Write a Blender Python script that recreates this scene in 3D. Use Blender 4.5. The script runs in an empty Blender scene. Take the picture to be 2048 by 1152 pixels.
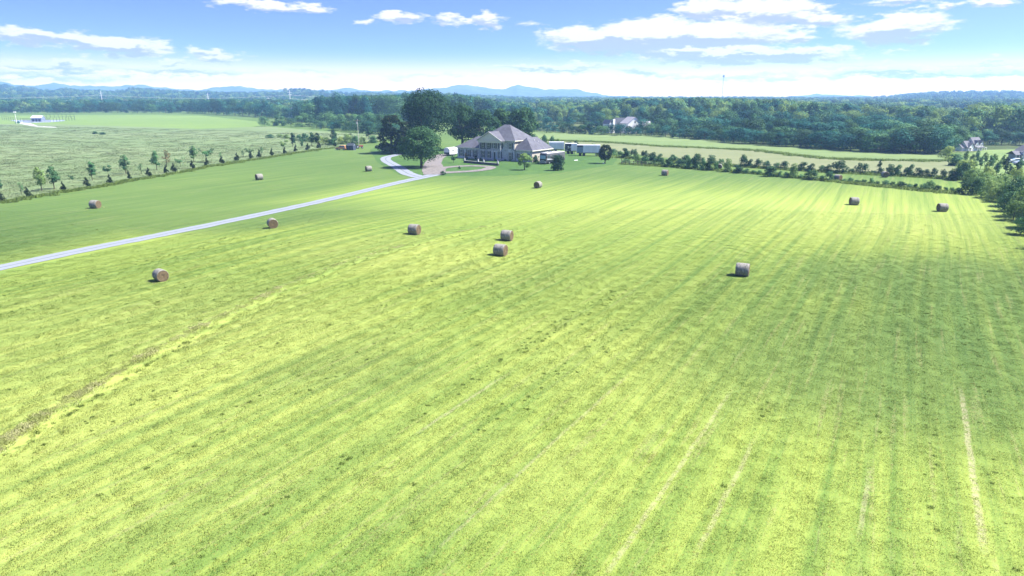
import bpy, math, random
import numpy as np
R = math.radians
SC = bpy.context.scene
COL = SC.collection

# ------------------------------------------------------------------ camera
CAMZ = 20.0; FPX = 1365.0; HOR = 190.0
PITCH = math.atan((576 - HOR) / FPX)
cam = bpy.data.cameras.new('camera')
cam.sensor_width = 36.0; cam.lens = 36.0 * FPX / 2048.0
cam.clip_start = 0.5; cam.clip_end = 40000
co = bpy.data.objects.new('camera', cam); COL.objects.link(co)
co.location = (0, 0, CAMZ); co.rotation_euler = (math.pi / 2 - PITCH, 0, 0)
SC.camera = co

# ------------------------------------------------------------------ light
SUN_EL, SUN_AZ = 52.0, 88.0            # azimuth clockwise from +y (view direction)
sun = bpy.data.lights.new('sun', 'SUN'); sun.energy = 4.6; sun.angle = R(0.8); sun.color = (1.0, 0.955, 0.86)
so = bpy.data.objects.new('sun', sun); COL.objects.link(so)
so.rotation_euler = (R(90 - SUN_EL), 0, R(180 - SUN_AZ))
so.location = (60, 40, 120)
SKY_STRENGTH = 0.08
SC.view_settings.view_transform = 'Standard'; SC.view_settings.look = 'None'
SC.view_settings.exposure = 1.85; SC.view_settings.gamma = 1.0
SC.view_settings.use_curve_mapping = False
HAZE_DENSITY = 2.2e-4; HAZE_COLOR = (0.33, 0.57, 1.0)

SC.cycles.max_bounces = 6; SC.cycles.diffuse_bounces = 3; SC.cycles.glossy_bounces = 2
SC.cycles.transmission_bounces = 3; SC.cycles.transparent_max_bounces = 8; SC.cycles.volume_bounces = 1
SC.cycles.use_denoising = True
SC.cycles.caustics_reflective = False; SC.cycles.caustics_refractive = False

# ------------------------------------------------------------------ projection helpers
def ray(px, py):
    a = (px - 1024) / FPX; b = (576 - py) / FPX
    return (a, math.cos(PITCH) + b * math.sin(PITCH), -math.sin(PITCH) + b * math.cos(PITCH))
def G(px, py, z=0.0):
    d = ray(px, py); t = (CAMZ - z) / -d[2]
    return (d[0] * t, d[1] * t)
def at_y(px, py, Y):
    d = ray(px, py); t = Y / d[1]
    return (d[0] * t, Y, CAMZ + d[2] * t)
def lerp_prof(prof, x):
    return float(np.interp(x, [p[0] for p in prof], [p[1] for p in prof]))

# ------------------------------------------------------------------ node helpers
class NT:
    def __init__(self, tree): self.t = tree
    def n(self, typ, **kw):
        nd = self.t.nodes.new(typ)
        for k, v in kw.items(): setattr(nd, k, v)
        return nd
    def l(self, a, b): self.t.links.new(a, b)
    def put(self, sock, v):
        if hasattr(v, 'is_output') or isinstance(v, bpy.types.NodeSocket): self.l(v, sock)
        elif v is not None: sock.default_value = v
    def m(self, op, a, b=None, c=None, clamp=False):
        nd = self.n('ShaderNodeMath', operation=op, use_clamp=clamp)
        self.put(nd.inputs[0], a)
        if b is not None: self.put(nd.inputs[1], b)
        if c is not None: self.put(nd.inputs[2], c)
        return nd.outputs[0]
    def vm(self, op, a, b=None, out=0):
        nd = self.n('ShaderNodeVectorMath', operation=op)
        self.put(nd.inputs[0], a)
        if b is not None: self.put(nd.inputs[1], b)
        return nd.outputs[out]
    def xyz(self, x, y, z):
        nd = self.n('ShaderNodeCombineXYZ')
        for i, v in enumerate((x, y, z)): self.put(nd.inputs[i], v)
        return nd.outputs[0]
    def sep(self, v):
        nd = self.n('ShaderNodeSeparateXYZ'); self.l(v, nd.inputs[0]); return nd.outputs
    def noise(self, vec, scale=1.0, detail=3.0, rough=0.55, dim='3D', color=False):
        nd = self.n('ShaderNodeTexNoise', noise_dimensions=dim)
        if vec is not None: self.l(vec, nd.inputs['Vector'])
        nd.inputs['Scale'].default_value = scale; nd.inputs['Detail'].default_value = detail
        nd.inputs['Roughness'].default_value = rough
        return nd.outputs['Color' if color else 'Fac']
    def step(self, v, a, b, ca=0.0, cb=1.0):
        nd = self.n('ShaderNodeMapRange', interpolation_type='SMOOTHSTEP')
        self.put(nd.inputs['Value'], v)
        nd.inputs['From Min'].default_value = a; nd.inputs['From Max'].default_value = b
        nd.inputs['To Min'].default_value = ca; nd.inputs['To Max'].default_value = cb
        return nd.outputs['Result']
    def mix(self, f, a, b, mode='MIX'):
        nd = self.n('ShaderNodeMix', data_type='RGBA', blend_type=mode)
        self.put(nd.inputs[0], f)
        for s, v in ((nd.inputs[6], a), (nd.inputs[7], b)):
            if isinstance(v, tuple): v = (*v[:3], 1.0)
            self.put(s, v)
        return nd.outputs[2]

def new_mat(name):
    m = bpy.data.materials.new(name); m.use_nodes = True
    nt = m.node_tree; nt.nodes.clear(); T = NT(nt)
    out = T.n('ShaderNodeOutputMaterial')
    return m, T, out
def surf(T, out, col, rough=0.9, spec=0.2, metal=0.0, bump=None, bdist=0.02, bstr=0.6, trans=None):
    p = T.n('ShaderNodeBsdfPrincipled')
    T.put(p.inputs['Base Color'], (*col[:3], 1.0) if isinstance(col, tuple) else col)
    T.put(p.inputs['Roughness'], rough); p.inputs['Specular IOR Level'].default_value = spec
    T.put(p.inputs['Metallic'], metal)
    if bump is not None:
        b = T.n('ShaderNodeBump'); b.inputs['Distance'].default_value = bdist; b.inputs['Strength'].default_value = bstr
        T.l(bump, b.inputs['Height']); T.l(b.outputs[0], p.inputs['Normal'])
    res = p.outputs[0]
    if trans:
        tr = T.n('ShaderNodeBsdfTranslucent'); T.put(tr.inputs[0], trans[1])
        mx = T.n('ShaderNodeMixShader'); mx.inputs[0].default_value = trans[0]
        T.l(res, mx.inputs[1]); T.l(tr.outputs[0], mx.inputs[2]); res = mx.outputs[0]
    T.l(res, out.inputs['Surface'])
    return p
def flat_mat(name, col, rough=0.7, spec=0.3, metal=0.0, var=0.25, scale=3.0, streak=False, bump=0.0):
    m, T, out = new_mat(name)
    tc = T.n('ShaderNodeTexCoord').outputs['Object']
    if streak: tc = T.vm('MULTIPLY', tc, (1.0, 1.0, 0.12))
    f = T.noise(tc, scale, 5.0, 0.65)
    f = T.step(f, 0.3, 0.72)
    dark = tuple(c * (1 - var) for c in col); lite = tuple(min(1, c * (1 + var * 0.5)) for c in col)
    c = T.mix(f, dark, lite)
    surf(T, out, c, rough, spec, metal, bump=f if bump else None, bdist=bump or 0.01)
    return m

# ------------------------------------------------------------------ world
world = bpy.data.worlds.new('World'); SC.world = world; world.use_nodes = True
wt = world.node_tree; wt.nodes.clear(); T = NT(wt)
wout = T.n('ShaderNodeOutputWorld'); bg = T.n('ShaderNodeBackground')
bg.inputs['Strength'].default_value = SKY_STRENGTH
tc = T.n('ShaderNodeTexCoord').outputs['Generated']
X, Y, Z = T.sep(tc)
horiz = T.m('SQRT', T.m('ADD', T.m('MULTIPLY', X, X), T.m('MULTIPLY', Y, Y)))
w_el = T.m('DIVIDE', Z, T.m('MAXIMUM', horiz, 0.02))             # tangent of elevation
az = T.m('ARCTAN2', X, Y)
skyn = T.n('ShaderNodeTexSky', sky_type='NISHITA'); skyn.sun_disc = False
skyn.sun_elevation = R(SUN_EL); skyn.sun_rotation = R(SUN_AZ)
skyn.altitude = 200; skyn.air_density = 1.0; skyn.dust_density = 0.6; skyn.ozone_density = 1.6
# clear dry air overhead: the blue reaches low towards the horizon
zup = T.m('MULTIPLY', T.m('MAXIMUM', Z, 0.0), 3.2)
T.l(T.vm('NORMALIZE', T.xyz(X, Y, zup)), skyn.inputs['Vector'])
sky_col = T.mix(1.0, skyn.outputs[0], (0.57, 0.61, 1.06), 'MULTIPLY')
hz = T.m('POWER', T.step(w_el, 0.072, 0.004), 2.2)
sky_col = T.mix(T.m('MULTIPLY', hz, 0.90), sky_col, (11.0, 7.0, 4.6))
# clouds: (px x, px y, half width, half height, strength), measured off the photograph as directions
CL = [(85,74,100,11,1),(200,86,92,15,1),(275,97,58,12,1),(115,131,110,11,.75),(425,110,44,11,.95),(343,128,30,8,.85),(475,118,26,4,.5),
 (480,7,48,6,.8),(545,14,62,9,.95),(618,18,38,8,.95),(800,37,50,12,1),(738,42,26,5,.6),(893,40,27,8,.7),(972,40,36,13,1),(928,45,30,6,.7),(1056,52,18,4,.45),
 (1180,76,88,22,1.15),(1300,76,135,30,1.25),(1440,70,125,26,1.2),(1592,68,34,12,.95),(1415,20,66,18,1),(1530,26,100,26,1.15),(1640,40,60,14,1),(1610,13,50,7,.8),
 (1450,110,170,16,1.15),(1590,110,100,14,1.1),(1330,106,70,9,1),(1790,60,92,20,1.1),(1835,38,56,13,1),(1805,3,55,7,.9),(1902,8,28,6,.8),(1990,0,48,7,.9),
 (1100,133,140,8,.85),(1290,143,75,7,.8),(1770,144,135,9,.9),(1970,142,150,9,.9),(1960,126,105,5,.7),(370,143,150,7,.8),(620,140,90,5,.5),(60,150,160,8,.6),(1500,152,200,6,.5),(850,150,120,5,.4),(1700,128,90,5,.45),(1800,104,30,4,.4)]
nv = T.xyz(T.m('MULTIPLY', az, 14.0), T.m('MULTIPLY', w_el, 46.0), 0.0)
n1 = T.noise(nv, 1.5, 7.0, 0.62, color=True)
n2 = T.noise(nv, 4.5, 6.0, 0.66)
warp = T.vm('MULTIPLY', T.vm('SUBTRACT', n1, (0.5, 0.5, 0.5)), (0.075, 0.040, 0.0))
uw = T.vm('ADD', T.xyz(az, w_el, 0.0), warp)
dens = None; low = None
for (cx, cy, rx, ry, s) in CL:
    d = ray(cx, cy); hh = math.hypot(d[0], d[1])
    a0 = math.atan2(d[0], d[1]); w0 = d[2] / hh
    k = math.hypot(1365, 386)
    v = T.vm('MULTIPLY', T.vm('SUBTRACT', uw, (a0, w0, 0.0)), (k / (rx * 1.16) * (1 + a0 * a0) ** 0.5, k / (ry * 1.22), 0.0))
    L = T.vm('LENGTH', v, out=1)
    f = T.m('MULTIPLY', T.m('SUBTRACT', 1.0, L), s * (ry / 12.0) ** 0.3)
    vy = T.m('MULTIPLY', T.sep(v)[1], T.m('MAXIMUM', f, 0.0))
    dens = f if dens is None else T.m('MAXIMUM', dens, f)
    low = vy if low is None else T.m('ADD', low, vy)
# scattered cumulus over the rest of the sky, above and behind the view
plane = T.vm('MULTIPLY', T.xyz(X, Y, 0.0), T.xyz(*(T.m('DIVIDE', 1.0, T.m('MAXIMUM', Z, 0.12)),) * 3))
pn = T.noise(plane, 1.3, 6.0, 0.58)
gen = T.m('MULTIPLY', T.step(pn, 0.53, 0.68), T.step(w_el, 0.17, 0.26))
edge = T.m('ADD', dens, T.m('MULTIPLY', T.m('SUBTRACT', n2, 0.5), 1.25))
cov = T.m('MAXIMUM', T.step(edge, -0.10, 0.46), gen)
shade = T.step(T.m('ADD', low, T.m('MULTIPLY', T.m('SUBTRACT', n2, 0.5), 0.55)), -0.20, 0.06)
ccol = T.mix(shade, (2.0, 2.2, 2.6), (4.3, 4.1, 3.95))
final = T.mix(T.m('MULTIPLY', cov, 0.93), sky_col, ccol)
T.l(final, bg.inputs['Color']); T.l(bg.outputs[0], wout.inputs['Surface'])

# ------------------------------------------------------------------ object helpers
def tag(o, label=None, cat=None, group=None, kind=None):
    if label: o['label'] = label
    if cat: o['category'] = cat
    if group: o['group'] = group
    if kind: o['kind'] = kind
    return o
def empty(name, loc, rz=0.0, label=None, cat=None, group=None):
    o = bpy.data.objects.new(name, None); COL.objects.link(o)
    o.location = loc; o.rotation_euler = (0, 0, rz); o.empty_display_size = 0.5
    return tag(o, label, cat, group)
def link(name, me, parent=None, loc=(0, 0, 0), rot=(0, 0, 0), mat=None):
    o = bpy.data.objects.new(name, me); COL.objects.link(o)
    o.location = loc; o.rotation_euler = rot
    if parent: o.parent = parent
    if mat and not me.materials: me.materials.append(mat)
    return o
class MB:
    """collects faces; build() links them as one mesh object"""
    def __init__(s): s.v = []; s.f = []; s.mi = []
    def add(s, vs, fs, mi=0):
        b = len(s.v); s.v += [tuple(v) for v in vs]
        s.f += [tuple(b + i for i in f) for f in fs]; s.mi += [mi] * len(fs); return s
    def box(s, x0, y0, z0, x1, y1, z1, mi=0):
        v = [(x0,y0,z0),(x1,y0,z0),(x1,y1,z0),(x0,y1,z0),(x0,y0,z1),(x1,y0,z1),(x1,y1,z1),(x0,y1,z1)]
        return s.add(v, [(0,3,2,1),(4,5,6,7),(0,1,5,4),(1,2,6,5),(2,3,7,6),(3,0,4,7)], mi)
    def slab(s, pts, t, mi=0):
        """polygon extruded down by t (a roof plane, a pavement)"""
        n = len(pts); top = list(pts); bot = [(p[0], p[1], p[2] - t) for p in pts]
        fs = [tuple(range(n)), tuple(range(2 * n - 1, n - 1, -1))] + [(i, i + n, (i + 1) % n + n, (i + 1) % n) for i in range(n)]
        return s.add(top + bot, fs, mi)
    def prism(s, prof, axis, a, b, mi=0):
        """profile (two coordinates) pushed along axis x or y from a to b"""
        n = len(prof)
        if axis == 'x': v = [(a, p[0], p[1]) for p in prof] + [(b, p[0], p[1]) for p in prof]
        elif axis == 'y': v = [(p[0], a, p[1]) for p in prof] + [(p[0], b, p[1]) for p in prof]
        else: v = [(p[0], p[1], a) for p in prof] + [(p[0], p[1], b) for p in prof]
        fs = [tuple(range(n - 1, -1, -1)), tuple(range(n, 2 * n))] + [(i, (i + 1) % n, (i + 1) % n + n, i + n) for i in range(n)]
        return s.add(v, fs, mi)
    def tube(s, p0, p1, r0, r1=None, n=8, mi=0):
        r1 = r0 if r1 is None else r1
        p0 = np.array(p0, float); p1 = np.array(p1, float); d = p1 - p0; d /= max(np.linalg.norm(d), 1e-9)
        a = np.cross(d, (0, 0, 1) if abs(d[2]) < .9 else (1, 0, 0)); a /= np.linalg.norm(a); b = np.cross(d, a)
        v = []
        for p, r in ((p0, r0), (p1, r1)):
            for i in range(n):
                t = 2 * math.pi * i / n; v.append(tuple(p + (a * math.cos(t) + b * math.sin(t)) * r))
        fs = [(i, (i + 1) % n, (i + 1) % n + n, i + n) for i in range(n)] + [tuple(range(n - 1, -1, -1)), tuple(range(n, 2 * n))]
        return s.add(v, fs, mi)
    def mesh(s, name, mats):
        me = bpy.data.meshes.new(name); me.from_pydata(s.v, [], s.f)
        for m in (mats if isinstance(mats, (list, tuple)) else [mats]): me.materials.append(m)
        if any(s.mi): me.polygons.foreach_set('material_index', s.mi)
        me.update(); return me
    def build(s, name, mats, parent=None, smooth=False, bevel=0.0, **kw):
        me = s.mesh(name, mats)
        o = link(name, me, parent, **kw)
        if smooth: me.polygons.foreach_set('use_smooth', [True] * len(me.polygons))
        if bevel:
            b = o.modifiers.new('bevel', 'BEVEL'); b.width = bevel; b.segments = 2; b.limit_method = 'ANGLE'
        return o
def np_mesh(name, V, F, mats, mi=None, smooth=False):
    """quads from numpy arrays"""
    me = bpy.data.meshes.new(name); V = np.asarray(V, np.float32); F = np.asarray(F, np.int32)
    k = F.shape[1]
    me.vertices.add(len(V)); me.vertices.foreach_set('co', V.ravel())
    me.loops.add(F.size); me.loops.foreach_set('vertex_index', F.ravel())
    me.polygons.add(len(F)); me.polygons.foreach_set('loop_start', np.arange(0, F.size, k, dtype=np.int32))
    me.polygons.foreach_set('loop_total', np.full(len(F), k, np.int32))
    if mi is not None: me.polygons.foreach_set('material_index', np.asarray(mi, np.int32))
    if smooth: me.polygons.foreach_set('use_smooth', [True] * len(F))
    for m in mats: me.materials.append(m)
    me.update(calc_edges=True); me.validate(); return me

# ------------------------------------------------------------------ terrain
BERM = np.array([G(*p) for p in [(-420,1160),(-150,980),(0,884),(100,820),(200,765),(330,692),(450,636),(560,585),(700,530),(850,486),(1000,447)]])
ROAD = [(-400,632),(-150,571),(0,537),(170,501),(430,448),(640,403),(790,368),(880,347)]
def seg_dist(P, line):
    """signed distance of points to a polyline, and the fraction along it"""
    P = np.atleast_2d(P); best = np.full(len(P), 1e9); sg = np.zeros(len(P)); fr = np.zeros(len(P))
    for i in range(len(line) - 1):
        a, b = np.array(line[i]), np.array(line[i + 1]); d = b - a; L2 = d @ d
        t = np.clip(((P - a) @ d) / L2, 0, 1); q = a + t[:, None] * d; r = P - q
        dd = np.hypot(r[:, 0], r[:, 1]); m = dd < best
        best[m] = dd[m]; sg[m] = np.sign(d[0] * r[m, 1] - d[1] * r[m, 0]); fr[m] = (i + t[m]) / (len(line) - 1)
    return best * sg, fr
def sstep(x, a, b):
    t = np.clip((x - a) / (b - a), 0, 1); return t * t * (3 - 2 * t)
ROADW = [G(*p) for p in ROAD]
def hgt(x, y):
    x = np.atleast_1d(np.asarray(x, float)); y = np.atleast_1d(np.asarray(y, float))
    P = np.stack([x, y], 1)
    dr, _ = seg_dist(P, ROADW)
    m = sstep(-dr, 4, 16) * (1 - sstep(y, 128, 170)) * sstep(150 - x, 50, 70)   # right of the road only
    und = 0.30 * np.sin(x * 0.085 + y * 0.033 + 0.6) + 0.22 * np.sin(x * 0.05 - y * 0.06 + 1.9)
    db, fr = seg_dist(P, BERM)
    am = sstep(fr, 0.0, 0.25) * (1 - 0.55 * sstep(fr, 0.5, 1.0)) * (1 - sstep(fr, 0.93, 1.0))
    bank = (0.20 * np.exp(-((db - .5) / 1.3) ** 2) - 0.22 * np.exp(-((db + 1.0) / 0.9) ** 2)) * am
    near = 1 - sstep(np.abs(dr), 6, 14)
    return m * und + bank * (1 - near) * (dr < 0)
def H1(x, y): return float(hgt(x, y)[0])

def _ov(px, py, x2, y2, rx, k):
    a = G(px, py); b = G(px, y2); return (a[0], a[1], rx, abs(b[1] - a[1]), k)
SHADE_OVALS = [_ov(1850, 720, 0, 600, 24, .75), _ov(1150, 560, 0, 500, 22, .30), _ov(620, 760, 0, 700, 9, .25), _ov(2000, 600, 0, 500, 20, .65), _ov(300, 425, 0, 390, 60, 1), _ov(1500, 600, 0, 530, 20, .35)]  # patches of cloud shade painted into the field colour
LIGHT_OVALS = [_ov(250, 720, 0, 560, 30, 1), _ov(1550, 425, 0, 385, 45, .6), _ov(120, 1000, 0, 850, 14, .9), _ov(1150, 700, 0, 600, 16, .5), _ov(760, 520, 0, 470, 22, .9), _ov(2000, 440, 0, 405, 25, .4), _ov(700, 950, 0, 800, 14, .6)]  # brighter pools of sunlight painted into the field colour
def field_nodes(T, grass=False):
    """colour of the mown hay field; position based, shared by soil sheet and grass blades"""
    pos = T.n('ShaderNodeNewGeometry').outputs['Position']
    x, y, z = T.sep(pos)
    c, s_ = math.cos(R(30.1)), math.sin(R(30.1))
    s = T.m('SUBTRACT', T.m('MULTIPLY', x, c), T.m('MULTIPLY', y, s_))
    t = T.m('ADD', T.m('MULTIPLY', x, s_), T.m('MULTIPLY', y, c))
    s_raw = s
    big = T.noise(T.vm('MULTIPLY', pos, (1, 1, 0)), 0.014, 0.0, 0.5)
    s = T.m('ADD', s, T.m('MULTIPLY', T.m('SUBTRACT', big, 0.5), 2.6))
    sm = T.noise(T.vm('MULTIPLY', pos, (1, 1, 0)), 0.35, 3.0, 0.6)
    s2 = T.m('ADD', s, T.m('MULTIPLY', T.m('SUBTRACT', sm, 0.5), 0.16))
    band = T.noise(T.xyz(T.m('MULTIPLY', s2, 0.33), T.m('MULTIPLY', t, 0.008), 0.0), 1.0, 2.0, 0.5)
    fine = T.noise(T.xyz(T.m('MULTIPLY', s2, 1.35), T.m('MULTIPLY', t, 0.022), 3.0), 1.0, 4.0, 0.62)
    bare = T.noise(T.xyz(T.m('MULTIPLY', s2, 2.2), T.m('MULTIPLY', t, 0.07), 9.0), 1.0, 3.0, 0.55)
    patch = T.noise(T.vm('MULTIPLY', pos, (1, 1, 0)), 0.022, 0.5, 0.5)
    clump = T.noise(T.vm('MULTIPLY', pos, (1, 1, 0)), 5.5, 4.0, 0.72)
    spot = T.noise(T.vm('MULTIPLY', pos, (1, 1, 0)), 3.2, 5.0, 0.75)
    green = (0.096, 0.175, 0.035); lime = (0.215, 0.278, 0.056); tan = (0.27, 0.245, 0.12)
    f = T.m('ADD', T.m('MULTIPLY', band, 0.5), T.m('MULTIPLY', patch, 0.6))
    f = T.m('ADD', f, T.m('MULTIPLY', fine, 1.35))
    f = T.m('ADD', f, T.m('MULTIPLY', clump, 0.62))
    col = T.mix(T.step(f, 1.10, 1.86), green, lime)
    # cloud shade painted as deeper green, with the greener hay beyond the gravel road
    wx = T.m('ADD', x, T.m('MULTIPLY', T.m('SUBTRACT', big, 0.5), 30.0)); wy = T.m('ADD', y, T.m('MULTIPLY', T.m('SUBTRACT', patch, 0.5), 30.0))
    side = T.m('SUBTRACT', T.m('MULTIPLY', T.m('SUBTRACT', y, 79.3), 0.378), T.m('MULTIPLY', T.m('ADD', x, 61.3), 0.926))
    lush_shade = T.m('MAXIMUM', T.step(side, -6.0, 14.0), T.step(wy, 135.0, 178.0))
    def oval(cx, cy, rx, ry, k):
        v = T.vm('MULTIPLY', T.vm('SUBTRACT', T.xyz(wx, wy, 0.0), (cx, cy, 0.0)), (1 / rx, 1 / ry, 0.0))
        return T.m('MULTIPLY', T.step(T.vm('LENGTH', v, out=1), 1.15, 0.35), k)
    for o_ in SHADE_OVALS: lush_shade = T.m('MAXIMUM', lush_shade, oval(*o_))
    deep = T.mix(T.step(f, 1.20, 1.95), (0.044, 0.100, 0.025), (0.080, 0.145, 0.035))  # darker green standing in for cloud shade
    pale = T.mix(T.step(f, 1.12, 1.90), (0.15, 0.215, 0.05), (0.29, 0.335, 0.085))  # paler lime standing in for sunlit grass
    dry = None  # mask of the painted pools of light
    for o_ in LIGHT_OVALS: dry = oval(*o_) if dry is None else T.m('MAXIMUM', dry, oval(*o_))
    col = T.mix(T.m('MULTIPLY', dry, 0.7), col, pale)  # dry here holds the painted pools of light
    col = T.mix(T.m('MULTIPLY', lush_shade, 0.92), col, deep)
    dryl = T.m('MULTIPLY', T.step(bare, 0.57, 0.66), T.step(spot, 0.40, 0.58))
    col = T.mix(T.m('MULTIPLY', dryl, 0.38), col, tan)
    # worn wheel tracks running the length of the mowing lines
    for (qx, qy, q2, wd_, k_) in ((1925, 790, 1085, .24, .62), (1450, 800, 1145, .20, .42), (1735, 960, 1060, .18, .45), (1245, 760, 1100, .16, .35), (1000, 760, 860, .2, .45), (1500, 900, 1100, .2, .4)):
        a_ = G(qx, qy); s0 = a_[0] * c - a_[1] * s_; t1 = a_[0] * s_ + a_[1] * c
        t0 = t1 - (a_[1] - G(qx, q2)[1]) / c
        ms = T.step(T.m('ABSOLUTE', T.m('SUBTRACT', T.m('ADD', s_raw, T.m('MULTIPLY', T.m('SUBTRACT', sm, 0.5), 0.3)), s0)), wd_, wd_ * .3)
        mt = T.m('MULTIPLY', T.step(t, t0 - 2, t0 + 1), T.step(t, t1 + 3, t1 - 2))
        col = T.mix(T.m('MULTIPLY', T.m('MULTIPLY', ms, mt), T.m('MULTIPLY', T.step(spot, .36, .56), k_)), col, (0.34, 0.31, 0.20))
    dk = T.m('MULTIPLY', T.step(spot, 0.52, 0.66), T.step(fine, 0.54, 0.40))
    col = T.mix(T.m('MULTIPLY', dk, 0.5), col, (0.06, 0.10, 0.02))
    rust = T.step(T.noise(T.vm('MULTIPLY', pos, (1, 1, 0)), 5.0, 2.0, 0.5), 0.60, 0.72)
    col = T.mix(T.m('MULTIPLY', rust, 0.30), col, (0.26, 0.15, 0.045))
    return pos, col, clump, fine
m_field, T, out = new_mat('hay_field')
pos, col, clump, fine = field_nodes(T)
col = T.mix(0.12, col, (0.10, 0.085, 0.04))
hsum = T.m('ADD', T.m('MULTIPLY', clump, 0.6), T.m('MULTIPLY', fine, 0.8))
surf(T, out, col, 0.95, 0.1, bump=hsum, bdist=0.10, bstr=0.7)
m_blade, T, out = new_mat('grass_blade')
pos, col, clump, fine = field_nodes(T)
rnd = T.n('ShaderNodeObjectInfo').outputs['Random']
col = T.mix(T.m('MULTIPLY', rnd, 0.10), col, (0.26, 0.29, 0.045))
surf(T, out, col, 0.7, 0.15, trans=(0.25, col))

def axis(lo, hi, a, b, d, g):
    v = list(np.arange(a, b + d, d)); s = d
    while v[-1] < hi: s *= g; v.append(min(v[-1] + s, hi))
    s = d
    while v[0] > lo: s *= g; v.insert(0, max(v[0] - s, lo))
    return np.array(v)
gx = axis(-8800, 8800, -95, 125, 0.8, 1.17); gy = axis(-500, 5700, 16, 165, 0.8, 1.17)
GX, GY = np.meshgrid(gx, gy); HZ = hgt(GX.ravel(), GY.ravel())
V = np.stack([GX.ravel(), GY.ravel(), HZ], 1); nx = len(gx)
ii = np.arange((len(gy) - 1) * (nx - 1)); r_, c_ = ii // (nx - 1), ii % (nx - 1); b0 = r_ * nx + c_
F = np.stack([b0, b0 + 1, b0 + 1 + nx, b0 + nx], 1)
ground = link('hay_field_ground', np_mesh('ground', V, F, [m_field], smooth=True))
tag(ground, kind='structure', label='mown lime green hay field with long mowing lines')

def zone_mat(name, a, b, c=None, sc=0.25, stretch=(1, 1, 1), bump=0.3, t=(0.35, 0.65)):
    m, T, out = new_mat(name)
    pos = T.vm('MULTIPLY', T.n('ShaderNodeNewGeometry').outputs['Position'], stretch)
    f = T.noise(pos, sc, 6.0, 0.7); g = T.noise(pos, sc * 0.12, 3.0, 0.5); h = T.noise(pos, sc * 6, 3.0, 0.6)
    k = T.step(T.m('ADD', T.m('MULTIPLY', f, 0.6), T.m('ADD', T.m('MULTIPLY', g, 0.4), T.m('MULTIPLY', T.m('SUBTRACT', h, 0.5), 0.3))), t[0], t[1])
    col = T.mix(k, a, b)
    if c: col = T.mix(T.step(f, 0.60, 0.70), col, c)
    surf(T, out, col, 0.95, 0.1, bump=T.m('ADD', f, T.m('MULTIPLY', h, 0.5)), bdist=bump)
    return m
def sheet(name, pts, mat, z=0.02, world=None, label=None):
    P = [G(*p) for p in pts] if world is None else world
    b = MB(); b.add([(x, y, z) for x, y in P], [tuple(range(len(P)))]); o = b.build(name, mat)
    me = o.data
    if me.polygons[0].normal.z < 0: me.flip_normals()
    return tag(o, label=label, kind='structure')
m_meadow = zone_mat('meadow', (0.100, 0.146, 0.062), (0.138, 0.178, 0.086), (0.088, 0.134, 0.054), 0.09, (0.35, 1, 1), t=(0.38, 0.60))
m_pasture = zone_mat('pasture', (0.105, 0.165, 0.045), (0.135, 0.200, 0.055), None, 0.05, (0.4, 1, 1))
m_stub = zone_mat('stubble', (0.118, 0.142, 0.066), (0.158, 0.168, 0.090), None, 0.12, (0.35, 1, 1))
m_crop = zone_mat('crop', (0.095, 0.145, 0.050), (0.140, 0.185, 0.072), (0.075, 0.125, 0.042), 0.15, (0.35, 1, 1))
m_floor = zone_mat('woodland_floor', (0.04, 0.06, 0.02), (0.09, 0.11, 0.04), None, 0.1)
m_lawn = zone_mat('lawn', (0.038, 0.086, 0.022), (0.066, 0.122, 0.032), None, 0.35, t=(0.35, 0.68))
EDGE = [(3,406),(55,397),(127,385),(174,377),(220,370),(258,362),(298,356),(348,347),(385,340),(414,334),(444,330),(474,324),(519,318),(544,314),(570,310),(592,306),(616,303),(638,299),(670,296),(700,290),(728,287),(757,283)]
sheet('meadow', [(-500,500)] + EDGE + [(775,272),(700,266),(640,262),(535,253),(400,258),(300,254),(130,249),(0,248),(-900,247)], m_meadow, 0.02,
      label='rough grey green unmown meadow left of the young trees')
sheet('pasture', [(-900,247),(0,248),(130,249),(300,254),(400,258),(522,253),(512,243),(400,231),(250,229.5),(0,231),(-900,231)], m_pasture, 0.03,
      label='smooth light green pasture in front of the left tree line')
LINE = [(1080,281),(1160,283),(1227,286),(1320,293),(1400,296),(1519,302),(1595,312),(1671,319),(1747,321),(1900,323)]
sheet('crop_field', [(1060,264),(1300,271),(1530,288),(1750,301),(1890,305),(1905,322)] + LINE[::-1], m_crop, 0.02, label='pale green crop field below the right wood')
sheet('stubble_field', LINE + [(1925,350),(1893,357),(1770,350),(1640,343),(1480,332),(1300,312),(1235,303),(1080,292)], m_stub, 0.03, label='beige stubble field behind the back hedgerow')
LAWN = [(740,300),(760,288),(900,296),(1080,300),(1235,318),(1225,330),(1120,345),(1000,352),(890,352),(800,350),(755,325)]
sheet('lawn', LAWN, m_lawn, 0.015, label='darker green lawn around the house')
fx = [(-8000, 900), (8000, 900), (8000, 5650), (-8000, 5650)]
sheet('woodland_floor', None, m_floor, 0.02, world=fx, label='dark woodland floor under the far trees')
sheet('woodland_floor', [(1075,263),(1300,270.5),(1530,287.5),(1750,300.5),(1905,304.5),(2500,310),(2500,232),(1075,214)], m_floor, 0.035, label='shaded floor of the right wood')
m_yard = zone_mat('orchard_grass', (0.095, 0.150, 0.045), (0.150, 0.205, 0.070), None, 0.3)
sheet('orchard_grass', [(1910,322),(2010,372),(2200,420),(2400,330),(2100,298),(1960,300)], m_yard, 0.05, label='bright grass of the orchard beside the white house')

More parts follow.
